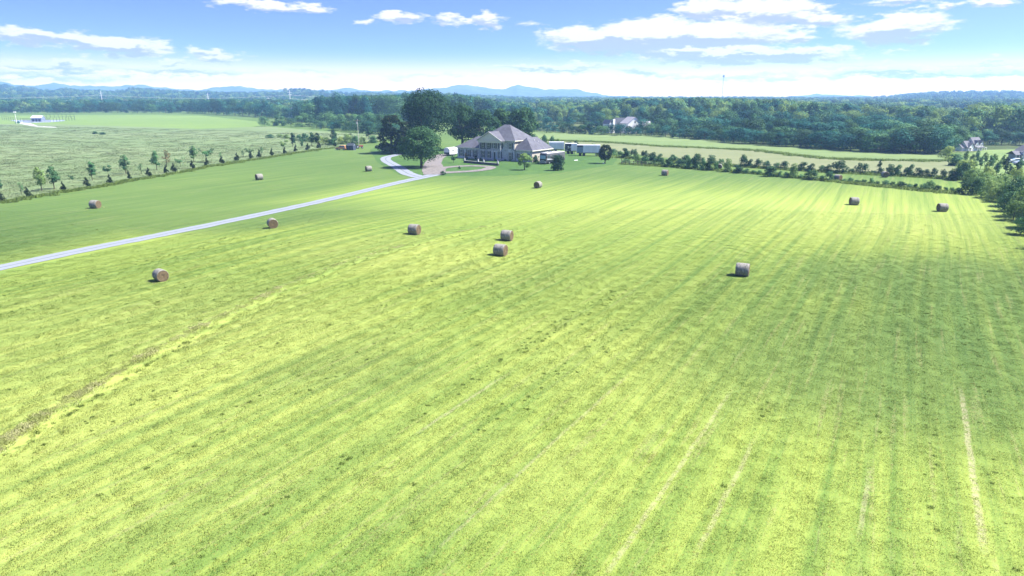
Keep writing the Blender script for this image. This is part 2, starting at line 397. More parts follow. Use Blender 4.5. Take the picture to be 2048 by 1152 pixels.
# roads
m_gravel, T, out = new_mat('gravel')
tcn = T.n('ShaderNodeTexCoord'); uv = T.sep(tcn.outputs['UV']); gp = T.n('ShaderNodeNewGeometry').outputs['Position']
nz = T.noise(gp, 2.5, 6.0, 0.7)
ctr = T.m('ABSOLUTE', T.m('SUBTRACT', T.m('ADD', uv[0], T.m('MULTIPLY', T.m('SUBTRACT', T.noise(gp, 0.5, 2, .5), 0.5), 0.15)), 0.5))
mid = T.step(ctr, 0.10, 0.03)
col = T.mix(nz, (0.13, 0.145, 0.185), (0.23, 0.25, 0.30))
col = T.mix(T.m('MULTIPLY', mid, 0.8), col, (0.10, 0.12, 0.11))
edge = T.m('MULTIPLY', T.step(ctr, 0.42, 0.5), T.step(nz, 0.35, 0.6))
col = T.mix(T.m('MULTIPLY', edge, 0.8), col, (0.13, 0.16, 0.07))
surf(T, out, col, 0.9, 0.2, bump=nz, bdist=0.05)
m_drive = flat_mat('aggregate_drive', (0.160, 0.145, 0.140), 0.9, 0.2, var=0.35, scale=0.8)
def ribbon(name, P, wl, mat, z=0.04, label=None):
    P = [np.array(p) for p in P]
    # resample smoothly
    Q = []
    for i in range(len(P) - 1):
        p0 = P[max(i - 1, 0)]; p1 = P[i]; p2 = P[i + 1]; p3 = P[min(i + 2, len(P) - 1)]
        n = max(2, int(np.linalg.norm(p2 - p1) / 1.5))
        for k in range(n):
            t = k / n
            Q.append((0.5 * ((2 * p1) + (-p0 + p2) * t + (2 * p0 - 5 * p1 + 4 * p2 - p3) * t * t + (-p0 + 3 * p1 - 3 * p2 + p3) * t ** 3), wl[i] * (1 - t) + wl[i + 1] * t))
    Q.append((P[-1], wl[-1]))
    v = []; rnd = random.Random(3)
    for i, (q, w) in enumerate(Q):
        d = Q[min(i + 1, len(Q) - 1)][0] - Q[max(i - 1, 0)][0]; d = d / np.linalg.norm(d); n = np.array((-d[1], d[0]))
        for sgn in (1, -1):
            p = q + n * sgn * (w / 2 + rnd.uniform(-.12, .12)); v.append((p[0], p[1], z))
    f = [(2 * i, 2 * i + 1, 2 * i + 3, 2 * i + 2) for i in range(len(Q) - 1)]
    b = MB(); b.add(v, f); o = b.build(name, mat); me = o.data
    u = me.uv_layers.new(name='UVMap'); dat = []
    for i in range(len(Q) - 1): dat += [0, i, 1, i, 1, i + 1, 0, i + 1]
    u.data.foreach_set('uv', [float(a) for a in dat])
    if me.polygons[0].normal.z < 0: me.flip_normals()
    return tag(o, label=label, kind='structure')
RP = [G(*p) for p in [(-900,735),(-400,632),(-150,571),(0,536),(170,500),(430,448),(640,403),(790,367),(840,356),(872,349)]]
ribbon('gravel_road', RP, [3.0] * 8 + [3.3, 4.0], m_gravel, 0.045, 'pale blue grey gravel road crossing the field to the house')
ribbon('gravel_track', [G(*p) for p in [(838,354),(815,347),(795,334),(775,323),(772,316),(788,311),(806,308),(835,303),(870,300)]], [4.0,3.8,3.6,3.4,3.4,3.2,3.2,3.2,3.2], m_gravel, 0.06, 'curved gravel track turning left behind the round oak')
ribbon('driveway', [G(*p) for p in [(868,349.5),(868,340),(866,328),(872,318),(884,311),(900,308),(915,306)]], [5.5,6.5,5.2,4.6,4.4,4.4,4.4], m_drive, 0.075, 'pinkish brown driveway curving up to the white trailer')
ribbon('driveway', [G(*p) for p in [(870,341),(890,335.5),(925,332.5),(960,332.5),(982,334.5),(972,339),(945,342.5),(910,344.5),(880,346)]], [3.5,3.2,3.2,3.4,2.8,3.2,3.4,3.8,4.4], m_drive, 0.09, 'brown turning circle around the grass island before the house')

# ------------------------------------------------------------------ foliage
def leaf_mat(name, a, b, c, tr=0.22, hue=0.35, sc=0.55):
    m, T, out = new_mat(name)
    oi = T.n('ShaderNodeObjectInfo').outputs['Random']; pos = T.n('ShaderNodeNewGeometry').outputs['Position']
    f = T.noise(pos, sc, 4.0, 0.65)
    col = T.mix(T.step(f, 0.36, 0.62), a, b)
    col = T.mix(T.m('MULTIPLY', T.m('POWER', oi, 1.6), hue * 2.2, clamp=True), col, c)
    col = T.mix(T.m('MULTIPLY', T.step(T.m('FRACT', T.m('MULTIPLY', oi, 7.3)), 0.55, 0.0), 0.55), col, tuple(v * 0.75 for v in a))
    surf(T, out, col, 0.7, 0.10, trans=(tr, col))
    return m
M_LEAF = {
 'dark': leaf_mat('leaf_dark', (0.008, 0.034, 0.018), (0.032, 0.094, 0.036), (0.05, 0.115, 0.04), sc=.8),
 'mid': leaf_mat('leaf_mid', (0.016, 0.066, 0.034), (0.080, 0.200, 0.074), (0.12, 0.235, 0.085)),
 'light': leaf_mat('leaf_light', (0.095, 0.190, 0.055), (0.200, 0.300, 0.090), (0.21, 0.30, 0.10), tr=.40),
 'yellow': leaf_mat('leaf_yellow', (0.16, 0.24, 0.055), (0.26, 0.34, 0.09), (0.26, 0.34, 0.10), tr=.40),
 'cedar': leaf_mat('leaf_cedar', (0.008, 0.020, 0.009), (0.020, 0.038, 0.014), (0.02, 0.04, 0.015)),
 'navy': leaf_mat('leaf_cool', (0.003, 0.034, 0.038), (0.018, 0.125, 0.098), (0.055, 0.175, 0.10)),
 'rust': leaf_mat('leaf_rust', (0.11, 0.075, 0.035), (0.17, 0.11, 0.055), (0.15, 0.12, 0.06)),
}
M_BARK = flat_mat('bark', (0.095, 0.075, 0.058), 0.95, 0.1, var=0.45, scale=6, streak=True, bump=0.03)
def gen_puffs(kind, H, W, n, rng):
    P = []
    for i in range(n):
        a = rng.random() * 2 * math.pi
        if kind == 'oak':
            h = rng.random() ** 0.8; rad = math.sin(math.pi * min(1, 0.16 + 0.80 * h)) ** 0.6
            z = H * (0.24 + 0.66 * h); rr = W / 2 * rad * (0.35 + 0.5 * rng.random() ** 0.5); r = W * rng.uniform(0.11, 0.19)
        elif kind == 'wood':
            h = rng.random() ** 0.75; rad = math.sin(math.pi * min(1, 0.30 + 0.66 * h)) ** 0.6
            z = H * (0.03 + 0.86 * h); rr = W / 2 * rad * (0.25 + 0.5 * rng.random() ** 0.5); r = W * rng.uniform(0.14, 0.25)
        elif kind == 'bush':
            h = rng.random(); rad = math.sqrt(max(0.05, 1 - (h * 0.95) ** 2))
            z = H * (0.03 + 0.76 * h); rr = W / 2 * rad * (0.3 + 0.5 * rng.random()); r = min(W, H) * rng.uniform(0.16, 0.26)
        elif kind == 'cone':
            h = (i + .5) / n; z = H * (0.08 + 0.86 * h); rr = W / 2 * (1 - h) * 0.72; r = W * (0.07 + 0.22 * (1 - h) ** .8)
        elif kind == 'young':
            h = (i + .5) / n; rad = math.sin(math.pi * (0.14 + 0.82 * h)) ** 0.9
            z = H * (0.24 + 0.70 * h); rr = W / 2 * rad * 0.55 * rng.uniform(.5, 1.2); r = W * (0.10 + 0.14 * rad)
        elif kind == 'vase':
            h = rng.random(); z = H * (0.45 + 0.45 * h); rr = W / 2 * (0.35 + 0.5 * h) * rng.uniform(.4, 1.1); r = W * rng.uniform(.10, .17)
        elif kind == 'egg':
            h = rng.random(); rad = math.sin(math.pi * (0.10 + 0.84 * h)) ** 0.55
            z = H * (0.20 + 0.72 * h); rr = W / 2 * rad * 0.80; r = W * 0.10
        elif kind == 'cedar':
            h = rng.random() ** 1.3; z = H * (0.10 + 0.82 * h); rad = (1 - 0.72 * h)
            rr = W / 2 * rad * (0.45 + 0.45 * rng.random()); r = W * rng.uniform(.09, .15)
        P.append((rr * math.cos(a), rr * math.sin(a), z, r, r * (0.55 if kind == 'cedar' else 0.82)))
    return P
def crown_mesh(name, kind, H, W, npuff, nq, leaf, seed, mats, trunk=False, core=0.0):
    rng = random.Random(seed); rs = np.random.RandomState(seed)
    P = np.array(gen_puffs(kind, H, W, npuff, rng))
    wgt = P[:, 3] ** 2; wgt /= wgt.sum()
    idx = rs.choice(len(P), nq, p=wgt)
    d = rs.normal(size=(nq, 3)); d[:, 2] += 0.25; d /= np.linalg.norm(d, axis=1)[:, None]
    rr = (0.70 + 0.38 * rs.rand(nq))[:, None]
    p = P[idx, :3] + d * rr * P[idx][:, [3, 3, 4]]
    # outward bias: normals mix puff direction, crown direction and chance
    out = p - np.array((0, 0, H * 0.45)); out /= np.maximum(np.linalg.norm(out, axis=1), .1)[:, None]
    n = d * 0.8 + out * 0.5 + rs.normal(size=(nq, 3)) * 0.32; n /= np.linalg.norm(n, axis=1)[:, None]
    q = rs.normal(size=(nq, 3)); a = np.cross(n, q); a /= np.linalg.norm(a, axis=1)[:, None]; b = np.cross(n, a)
    s = leaf * (0.5 + 0.9 * rs.rand(nq))[:, None]; s2 = s * (0.6 + 0.5 * rs.rand(nq))[:, None]
    bend = n * s * 0.25
    V = np.stack([p - a * s - bend, p - b * s2 * .9, p + a * s - bend, p + b * s2], 1).reshape(-1, 3)
    V[:, 2] = np.maximum(V[:, 2], 0.02)
    F = np.arange(nq * 4).reshape(nq, 4); mi = np.zeros(nq, int)
    if trunk:
        tb = MB(); tb.tube((0, 0, -0.3), (0, 0, H * 0.45), W * 0.012 + .008, W * 0.007 + .005, 6)
        tv = np.array(tb.v); tf = [f for f in tb.f if len(f) == 4]
        F = np.vstack([F, np.array(tf) + len(V)]); V = np.vstack([V, tv]); mi = np.concatenate([mi, np.ones(len(tf), int)])
    return np_mesh(name, V, F, mats, mi)
def trunk_mesh(name, H, W, seed, kind='oak'):
    rng = random.Random(seed); b = MB(); r = 0.022 * H + 0.008 * W if H > 1.01 else 0.020
    th = {'oak': .34, 'young': .6, 'vase': .42, 'egg': .4, 'cedar': .7, 'cone': .5, 'bush': .3, 'wood': .4}[kind] * H
    b.tube((0, 0, -0.3), (0, 0, H * 0.02), r * 1.7, r * 1.15, 9); b.tube((0, 0, H * 0.02), (0.0, 0, th), r * 1.15, r * .72, 9)
    k = {'oak': 7, 'vase': 6, 'young': 5}.get(kind, 4)
    for i in range(k):
        a = 2 * math.pi * i / k + rng.uniform(-.3, .3); up = rng.uniform(.25, .5) * H; o = rng.uniform(.22, .34) * W
        z0 = th * rng.uniform(.75, .98)
        m = (o * .5 * math.cos(a), o * .5 * math.sin(a), z0 + up * .5)
        b.tube((0, 0, z0), m, r * .5, r * .3, 6); b.tube(m, (o * math.cos(a), o * math.sin(a), min(z0 + up, H * .92)), r * .3, r * .1, 5)
    return b.mesh(name, [M_BARK])
VAR = {}
def variants():
    for i in range(6): VAR.setdefault('wood', []).append(crown_mesh('crown', 'wood', 1, [.95, 1.1, .8, 1.25, 1.0, .72][i], 20, 2900, .019, 10 + i, [M_LEAF['mid'], M_BARK], trunk=True))
    for i in range(5): VAR.setdefault('bush', []).append(crown_mesh('foliage', 'bush', 1, [1.15, 1.5, .9, 1.3, 1.0][i], 20, 1300, .036, 40 + i, [M_LEAF['dark'], M_BARK], trunk=True))
    for i in range(3): VAR.setdefault('cone', []).append(crown_mesh('crown', 'cone', 1, [.62, .55, .7][i], 16, 900, .035, 60 + i, [M_LEAF['cedar']]))
    for i in range(4): VAR.setdefault('young', []).append(crown_mesh('crown', 'young', 1, [.46, .42, .50, .40][i], 15, 800, .026, 70 + i, [M_LEAF['mid']]))
    for i in range(3): VAR.setdefault('vase', []).append(crown_mesh('crown', 'vase', 1, [.9, .8, 1.0][i], 12, 420, .033, 80 + i, [M_LEAF['light']]))
    for i in range(3): VAR.setdefault('sparse', []).append(crown_mesh('crown', 'young', 1, [.55, .6, .5][i], 12, 260, .026, 90 + i, [M_LEAF['light']]))
    for k in ('cone', 'young', 'vase'): VAR['trunk_' + k] = [trunk_mesh('trunk', 1, .5, 5 + j, k) for j in range(2)]
variants()
# unit meshes were built at height 1: trunks get a sensible thickness when scaled
def setmat(o, key):
    if key is None: return
    o.material_slots[0].link = 'OBJECT'; o.material_slots[0].material = M_LEAF[key]
def plant(name, kind, x, y, h, w, rng, leaf=None, label=None, cat='tree', group=None, z=0.0, parts=True, trunk='young'):
    """h real height, w width relative to the variant"""
    me = rng.choice(VAR[kind]); rz = rng.random() * 6.28
    if not parts:
        o = link(name, me, None, (x, y, z), (0, 0, rz)); o.scale = (h * w, h * w, h); setmat(o, leaf)
        return tag(o, label, cat, group)
    t = empty(name, (x, y, z), rz, label, cat, group)
    c = link('crown' if cat == 'tree' else 'foliage', me, t); c.scale = (h * w, h * w, h); setmat(c, leaf)
    tr = link('trunk', VAR['trunk_' + trunk][rng.randrange(2)], t); tr.scale = (h * .8, h * .8, h)
    return t
def big_tree(name, kind, px, by, ty, wpx, leaf, nq, lf, seed, label, npuff=46, Y=None):
    if Y is None: x, y = G(px, by)
    else: x, y, _ = at_y(px, by, Y)
    top = at_y(px, ty, y)[2]; W = wpx / FPX * y * 0.98; H = top
    t = empty(name, (x, y, 0), 0, label, 'tree')
    link('crown', crown_mesh('crown', kind, H, W, npuff, nq, lf, seed, [M_LEAF[leaf]]), t)
    link('trunk', trunk_mesh('trunk', H, W, seed, kind if kind in ('oak', 'vase', 'egg', 'cedar', 'cone', 'bush', 'young') else 'oak'), t)
    return t
big_tree('oak_tree', 'oak', 843, 335, 256, 92, 'dark', 9000, .22, 301, 'round dark green oak standing on the grass between the gravel track and driveway', 70)
big_tree('oak_tree', 'oak', 856, 300, 178, 112, 'dark', 15000, .27, 302, 'tallest dark green tree rising left behind the house', 90, Y=252)
big_tree('cedar_tree', 'cedar', 783, 292, 226, 70, 'cedar', 8000, .24, 303, 'dark spreading cedar above the parked dark blue car', 60, Y=246)
big_tree('cedar_tree', 'cedar', 808, 300, 240, 44, 'cedar', 4500, .22, 313, 'smaller dark cedar between the oak and the spreading cedar', 44, Y=243)
big_tree('broad_tree', 'oak', 925, 300, 204, 66, 'dark', 8000, .27, 304, 'dark green tree just right of the tallest tree, behind the white trailer', 60, Y=262)
big_tree('broad_tree', 'oak', 968, 300, 217, 62, 'dark', 7000, .26, 305, 'dark green tree behind the left wing of the house', 56, Y=258)
big_tree('broad_tree', 'oak', 1005, 300, 213, 56, 'dark', 7000, .26, 306, 'dark green tree behind the middle of the house roof', 56, Y=264)
big_tree('broad_tree', 'oak', 1046, 300, 211, 66, 'dark', 9000, .26, 307, 'dark green tree rising behind the right slope of the house roof', 60, Y=258)
big_tree('topiary_tree', 'egg', 1210, 327, 288, 29, 'cedar', 5200, .13, 308, 'neat round clipped tree alone on the lawn right of the trailers', 220)
big_tree('small_tree', 'oak', 1049, 340, 305, 30, 'light', 2200, .16, 309, 'small yellow green tree in front of the right wing of the house', 30)
big_tree('small_tree', 'bush', 1116, 341, 303, 28, 'dark', 2800, .14, 310, 'small dark round tree in front of the motorhome', 30)
big_tree('small_tree', 'vase', 907, 326, 312, 15, 'dark', 500, .12, 311, 'tiny dark tree on the lawn left of the house', 16)

# left avenue: dark cone shrubs and young trees, pixel (x, base, height)
rng = random.Random(5)
ORD = ['first','second','third','fourth','fifth','sixth','seventh','eighth','ninth','tenth','eleventh','twelfth','thirteenth','fourteenth','fifteenth','sixteenth',
       'seventeenth','eighteenth','nineteenth','twentieth','twenty-first','twenty-second','twenty-third','twenty-fourth','twenty-fifth','twenty-sixth','twenty-seventh','twenty-eighth','twenty-ninth','thirtieth',
       'thirty-first','thirty-second','thirty-third','thirty-fourth','thirty-fifth','thirty-sixth','thirty-seventh','thirty-eighth','thirty-ninth','fortieth']
ORD += ['forty-' + o for o in ORD[:9]] + ['fiftieth'] + ['fifty-' + o for o in ORD[:9]] + ['sixtieth'] + ['sixty-' + o for o in ORD[:9]]
CON = [(3,403,18),(55,394,18),(127,382,17),(174,374,17),(220,367,16),(258,359,16),(298,353,16),(333,346,15),(348,344,16),(385,337,15),(414,331,14),(444,327,14),(474,321,14),(501,317,13),
       (519,315,14),(544,311,13),(570,307,12),(592,303,13),(616,300,12),(638,296,12),(670,293,10),(728,287,11)]
for i, (px, by, hp) in enumerate(CON):
    x, y = G(px, by); h = at_y(px, by - hp * 1.22, y)[2]
    plant('conifer_shrub', 'cone', x, y, h, 1.0, rng, None, f'{ORD[i]} dark cone shaped evergreen from the left along the meadow edge', 'tree', 'dark evergreens along the meadow edge', trunk='cone')
YT = [(0,385,34,'young','mid'),(43,388,25,'sparse','mid'),(84,382,50,'young','light'),(109,378,48,'young','mid'),(146,365,15,'vase','mid'),(185,361,40,'young','mid'),(217,353,24,'vase','mid'),(252,348,40,'young','mid'),
 (283,349,24,'sparse','mid'),(314,340,40,'young','mid'),(334,334,36,'sparse','rust'),(361,334,19,'vase','mid'),(388,324,34,'young','mid'),(413,325,30,'vase','mid'),(442,321,18,'sparse','mid'),(487,314,15,'sparse','mid'),
 (501,313,17,'vase','dark'),(523,310,18,'sparse','mid'),(567,303,24,'vase','light'),(586,294,30,'young','dark'),(604,296,18,'young','mid'),(624,292,29,'young','dark'),(635,292,28,'young','dark'),(654,289,14,'vase','mid'),
 (669,289,32,'young','dark'),(702,286,22,'sparse','dark'),(737,279,28,'young','dark')]
desc = {'young': 'leafy upright', 'sparse': 'sparse thin leaved', 'vase': 'low spreading'}
for i, (px, by, hp, kd, lf) in enumerate(YT):
    x, y = G(px, by); h = at_y(px, by - hp, y)[2]
    ww = 1.25 if kd != 'sparse' else 1.2
    lab = f'{desc[kd]} young tree, {ORD[i]} from the left in the row by the meadow'
    if lf == 'rust': lab = 'reddish brown half dead young tree in the planted row by the meadow'
    plant('young_tree', kd, x, y, h, ww, rng, lf, lab, 'tree', 'young trees along the meadow edge', trunk='vase' if kd == 'vase' else 'young')

# shrubs: pixel boxes (x0, x1, top, base, leaf)
def shrubs(boxes, name, where, group, cat='shrub', kind='bush', lead=None, Yoff=0):
    for i, bx in enumerate(boxes):
        x0, x1, ty, by, lf = bx[:5]; px = (x0 + x1) / 2
        x, y = G(px, by); y2 = y + Yoff; x, y2, _ = at_y(px, by, y2)
        h = max(.5, at_y(px, ty, y2)[2]); w = (x1 - x0) / FPX * y2
        me = rng.choice(VAR[kind]); dims = max(v.co.x for v in list(me.vertices)[::7]) * 2
        o = link(name, me, None, (x, y2, 0), (0, 0, rng.random() * 6.28)); s = w / dims * 1.12
        o.scale = (s, s, h * 1.05); setmat(o, lf)
        size = 'tall' if h > 3.2 else ('low' if h < 1.5 else 'mid height')
        hue = {'dark': 'dark green', 'mid': 'green', 'light': 'light green', 'yellow': 'yellow green', 'navy': 'deep green', 'cedar': 'blackish green'}[lf]
        tag(o, f'{size} {hue} shrub, {ORD[i]} from left {where}', cat, group)
FRONT = [(1243,1262,317,327,'mid'),(1266,1283,307,328,'light'),(1281,1297,312,329,'mid'),(1295,1313,308,331,'dark'),(1311,1331,314,332,'dark'),(1330,1350,312,334,'mid'),(1348,1370,315,335,'dark'),(1366,1384,308,337,'mid'),(1382,1400,306,338,'dark'),
 (1397,1412,313,340,'mid'),(1410,1426,319,341,'dark'),(1426,1437,320,341,'mid'),(1446,1464,316,344,'light'),(1463,1486,329,346,'dark'),(1486,1500,337,347,'mid'),(1500,1514,340,348,'mid'),(1512,1526,339,349,'mid'),(1525,1555,331,353,'dark'),(1554,1566,341,354,'mid'),(1565,1578,343,355,'mid'),
 (1576,1596,325,356,'light'),(1596,1608,348,357,'mid'),(1607,1638,338,360,'dark'),(1638,1649,350,361,'mid'),(1647,1668,340,362,'mid'),(1682,1694,357,365,'mid'),(1694,1707,354,366,'mid'),(1707,1721,359,367,'mid'),(1720,1735,358,368,'mid'),(1734,1748,355,369,'mid'),
 (1747,1762,361,371,'dark'),(1762,1779,359,372,'mid'),(1779,1791,362,373,'dark'),(1790,1812,362,376,'dark'),(1813,1825,367,377,'mid'),(1824,1838,366,379,'dark'),(1838,1856,365,381,'mid'),(1848,1868,359,381,'mid'),(1866,1884,369,383,'dark'),(1884,1897,373,384,'mid'),(1896,1910,374,385,'mid'),(1908,1922,374,387,'mid'),
 (1916,1945,360,388,'dark'),(1938,1966,353,390,'dark')]
shrubs(FRONT, 'hedgerow_shrub', 'in the front hedgerow along the hay field', 'shrubs of the front hedgerow')
BACK = [(1190,1204,303,312,'mid'),(1218,1236,296,312,'mid'),(1232,1246,301,313,'mid'),(1241,1260,295,316,'dark'),(1257,1277,296,318,'dark'),(1279,1297,299,320,'dark'),(1297,1314,303,321,'dark'),(1312,1326,306,323,'mid'),(1338,1354,308,324,'mid'),(1362,1378,309,326,'dark'),(1386,1404,306,328,'dark'),(1412,1433,309,329,'dark'),
 (1434,1450,316,331,'mid'),(1477,1494,307,334,'dark'),(1493,1507,317,335,'dark'),(1507,1525,316,336,'dark'),(1524,1541,320,337,'mid'),(1545,1561,324,338,'mid'),(1560,1578,320,339,'dark'),(1595,1616,322,342,'dark'),(1614,1631,326,343,'dark'),(1636,1650,329,344,'mid'),(1648,1664,328,345,'dark'),(1663,1694,319,346,'dark'),(1694,1710,336,347,'mid'),
 (1708,1739,324,348,'dark'),(1738,1754,340,349,'mid'),(1752,1768,333,350,'dark'),(1770,1788,327,352,'dark'),(1786,1804,328,352,'mid'),(1803,1817,333,353,'dark'),(1812,1828,327,353,'mid'),(1826,1846,334,354,'dark'),(1844,1862,337,355,'dark'),(1860,1874,334,356,'dark'),(1878,1892,337,358,'dark'),(1893,1917,337,360,'dark'),(1906,1937,322,361,'dark')]
shrubs(BACK, 'boundary_shrub', 'in the back hedgerow by the stubble field', 'shrubs of the back hedgerow')
px, by = 1760, 334; x, y = G(px, by)
plant('small_conifer', 'cone', x, y, at_y(px, 318, y)[2], 1.0, rng, 'dark', 'lone small cone shaped tree behind the back hedgerow at right', 'tree', trunk='cone')
THICK = [(1880,1912,290,320,'yellow'),(1894,1926,307,331,'dark'),(1908,1950,318,345,'yellow'),(1930,1966,335,366,'light'),(1950,1985,344,380,'mid'),(1962,1998,358,396,'light'),(1978,2012,372,404,'light'),(1990,2030,358,404,'light'),(2006,2050,350,412,'dark'),
 (2000,2036,380,420,'dark'),(2022,2070,366,430,'mid'),(2040,2090,392,452,'light'),(2034,2080,426,466,'dark'),(2060,2130,350,440,'mid'),(2044,2100,336,380,'light'),(2076,2160,420,500,'mid')]
THICK += [(1918,1946,330,352,'light'),(1944,1972,352,384,'light'),(1968,2000,372,400,'yellow'),(1992,2020,384,412,'light'),(1956,1990,330,366,'yellow'),(1984,2016,344,384,'light'),(2012,2046,332,372,'yellow'),(2010,2044,398,436,'light'),(2030,2062,410,450,'mid'),
 (1932,1958,342,372,'mid'),(1974,2006,352,388,'mid'),(2024,2060,340,392,'light'),(2046,2100,372,430,'yellow')]
THICK = [(a, b, c, d, {'dark': 'mid', 'mid': 'light'}.get(e, e)) for a, b, c, d, e in THICK]
shrubs(THICK, 'thicket_shrub', 'in the thicket at the right field edge', 'shrubs of the right thicket')
ORCH = [(1925,1938,300,328,'light'),(1936,1949,306,334,'light'),(1946,1960,300,328,'mid'),(1955,1966,312,338,'mid'),(1962,1976,303,330,'light'),(1972,1984,309,340,'mid'),(1981,1993,306,332,'light'),(1990,2003,318,346,'light'),(2000,2010,308,334,'light'),(1985,1999,324,352,'mid'),(2001,2018,312,350,'dark'),
        (2010,2024,330,358,'mid'),(2018,2044,322,358,'dark'),(2030,2048,314,342,'mid'),(1940,1952,318,344,'light'),(1966,1978,322,350,'yellow')]
rng = random.Random(8)
for i, (x0, x1, ty, by, lf) in enumerate(ORCH):
    px = (x0 + x1) / 2; x, y = G(px, by); h = at_y(px, ty, y)[2]
    plant('orchard_tree', 'young', x, y, h, 1.25, rng, lf, f'slim {"dark" if lf=="dark" else "pale"} green sapling, {ORD[i]} in the orchard below the white farmhouse', 'tree', 'saplings below the white gabled house')
MID = [(533,548,268,276,'mid'),(552,566,267,275,'light'),(566,582,268,277,'light'),(590,606,268,281,'mid'),(602,618,265,283,'mid'),(614,632,270,284,'light'),(628,648,270,286,'yellow'),(640,662,273,289,'yellow'),(656,676,276,290,'mid'),(672,692,272,288,'yellow'),(686,704,266,288,'light'),(704,720,270,288,'mid'),(718,734,272,287,'light'),(736,756,270,286,'mid'),
       (184,196,262,268,'dark'),(198,212,264,269,'mid')]
shrubs(MID, 'meadow_shrub', 'at the far meadow edge', 'shrubs at the far meadow edge')
HOUSEB = [(1079,1098,268,290,'mid'),(1096,1112,270,291,'mid'),(1110,1124,276,292,'light'),(1130,1146,282,296,'dark'),(1144,1158,280,296,'dark'),(1180,1194,286,300,'mid'),(1092,1104,290,306,'yellow'),(1062,1078,309,328,'dark')]
shrubs(HOUSEB, 'yard_shrub', 'around the house yard and trailers', 'shrubs around the house yard')
shrubs([(881,890,341,350,'dark'),(887,893,344,349,'mid')], 'dwarf_evergreen', 'of the pair where road meets driveway', 'dwarf evergreens at the road fork')
shrubs([(916,922,332,338,'dark')], 'island_shrub', 'standing on the grass island before the house', None)

# ------------------------------------------------------------------ woods
rng = random.Random(21)
COUNT = [0]
def wood(x0, x1, step, base, top, leafs, label, group, doff=0.0, jit=0.25, wr=(.9, 1.25), Yfix=None, zb=0.0, topj=4, maxh=26, keep=None):
    """a row of single trees; base and top are pixel profiles"""
    px = x0; nth = 0
    word = {'dark': 'dark green', 'mid': 'mid green', 'navy': 'bluish green', 'light': 'light green', 'yellow': 'yellow green'}
    while px < x1:
        p = px + rng.uniform(-jit, jit) * step; px += step * rng.uniform(.8, 1.2)
        if keep and not keep(p): continue
        by = lerp_prof(base, p)
        if Yfix is None: y = G(p, by)[1]
        else: y = Yfix(p) if callable(Yfix) else Yfix
        y += doff + rng.uniform(-.015, .015) * y
        x, y, _ = at_y(p, 300, y); ty = lerp_prof(top, p) + rng.uniform(-topj, topj)
        h = min(maxh, max(3.0, at_y(p, ty, y)[2]))
        wv_ = rng.uniform(*wr) * min(1.35, max(.75, 13 / h)); lf = rng.choice(leafs)
        o = plant('woodland_tree', 'wood', x, y, h, wv_, rng, lf, f'{word[lf]} tree, {ORD[nth]} from the left in {label}', 'tree', group, parts=False, z=zb); nth += 1
        COUNT[0] += 1
# right wood: front row against the crop field, then rising ranks
RB = [(1075,264),(1092,265),(1300,272),(1530,290),(1750,303),(1890,308),(1960,300),(2200,306)]
wood(1076, 1893, 15, RB, [(1080,246),(1180,247),(1300,253),(1450,257),(1600,262),(1750,262),(1830,252),(1900,262)], ['dark','navy','mid','navy'],
     'the front row of the right wood', 'front row of the right wood', topj=5, wr=(1.0, 1.5))
wood(1400, 1880, 24, RB, [(1400,246),(1520,252),(1600,256),(1750,262),(1800,246),(1860,248),(1900,250)], ['mid','dark','mid'],
     'the second row of the right wood', 'second row of the right wood', doff=9, topj=6, wr=(1.0, 1.4))
KEEP = lambda p: not (1222 < p < 1234 or 1252 < p < 1282)
wood(1080, 2080, 20, RB, [(1080,240),(1200,234),(1300,243),(1400,238),(1600,240),(1750,246),(1850,240),(1950,262),(2080,268)], ['dark','navy','mid','navy'],
     'the third row of the right wood', 'third row of the right wood', doff=26, topj=6, keep=KEEP)
TOPR = [(1080,222),(1140,216),(1185,208),(1200,200),(1250,197),(1400,196),(1550,199),(1700,209),(1830,212),(1900,216),(2048,236),(2150,236)]
def mixp(a, k): return [(x, y + k) for x, y in a]
wood(1200, 2090, 21, RB, mixp(TOPR, 32), ['dark','navy','navy','mid'], 'the fourth row of the right wood', 'lower middle ranks of the right wood', doff=52, topj=7)
wood(1190, 2100, 21, RB, mixp(TOPR, 20), ['dark','navy','navy','mid','light'], 'the fifth row of the right wood', 'middle ranks of the right wood', doff=85, topj=6)
wood(1090, 2100, 20, RB, mixp(TOPR, 11), ['navy','mid','dark','light'], 'the sixth row of the right wood', 'upper middle ranks of the right wood', doff=130, topj=5)
# mid-left groves
wood(560, 800, 15, [(500,251),(660,254),(720,258),(760,262),(830,266)], [(560,232),(640,226),(720,224),(800,226)], ['mid','dark','light','mid'],
     'the grove beyond the meadow', 'grove beyond the meadow', topj=5, wr=(1.0,1.4))
wood(640, 800, 16, [(640,256),(720,264),(830,268)], [(640,243),(720,242),(800,244)], ['mid','navy','dark'],
     'the low front of the meadow grove', 'front of the grove beyond the meadow', topj=4, wr=(1.1,1.6), doff=-6)
wood(608, 900, 15, [(600,244),(900,244)], [(600,206),(640,194),(680,189),(760,187),(830,186),(900,190)], ['navy','dark','navy','mid'],
     'the tall wood left of the house', 'wood left of the house', topj=4, maxh=34)
wood(880, 1090, 15, [(600,240),(1100,240)], [(880,188),(920,187),(960,192),(1010,203),(1050,212),(1090,222)], ['navy','mid','navy'],
     'the tall wood behind the house', 'wood behind the house', topj=3, maxh=34)
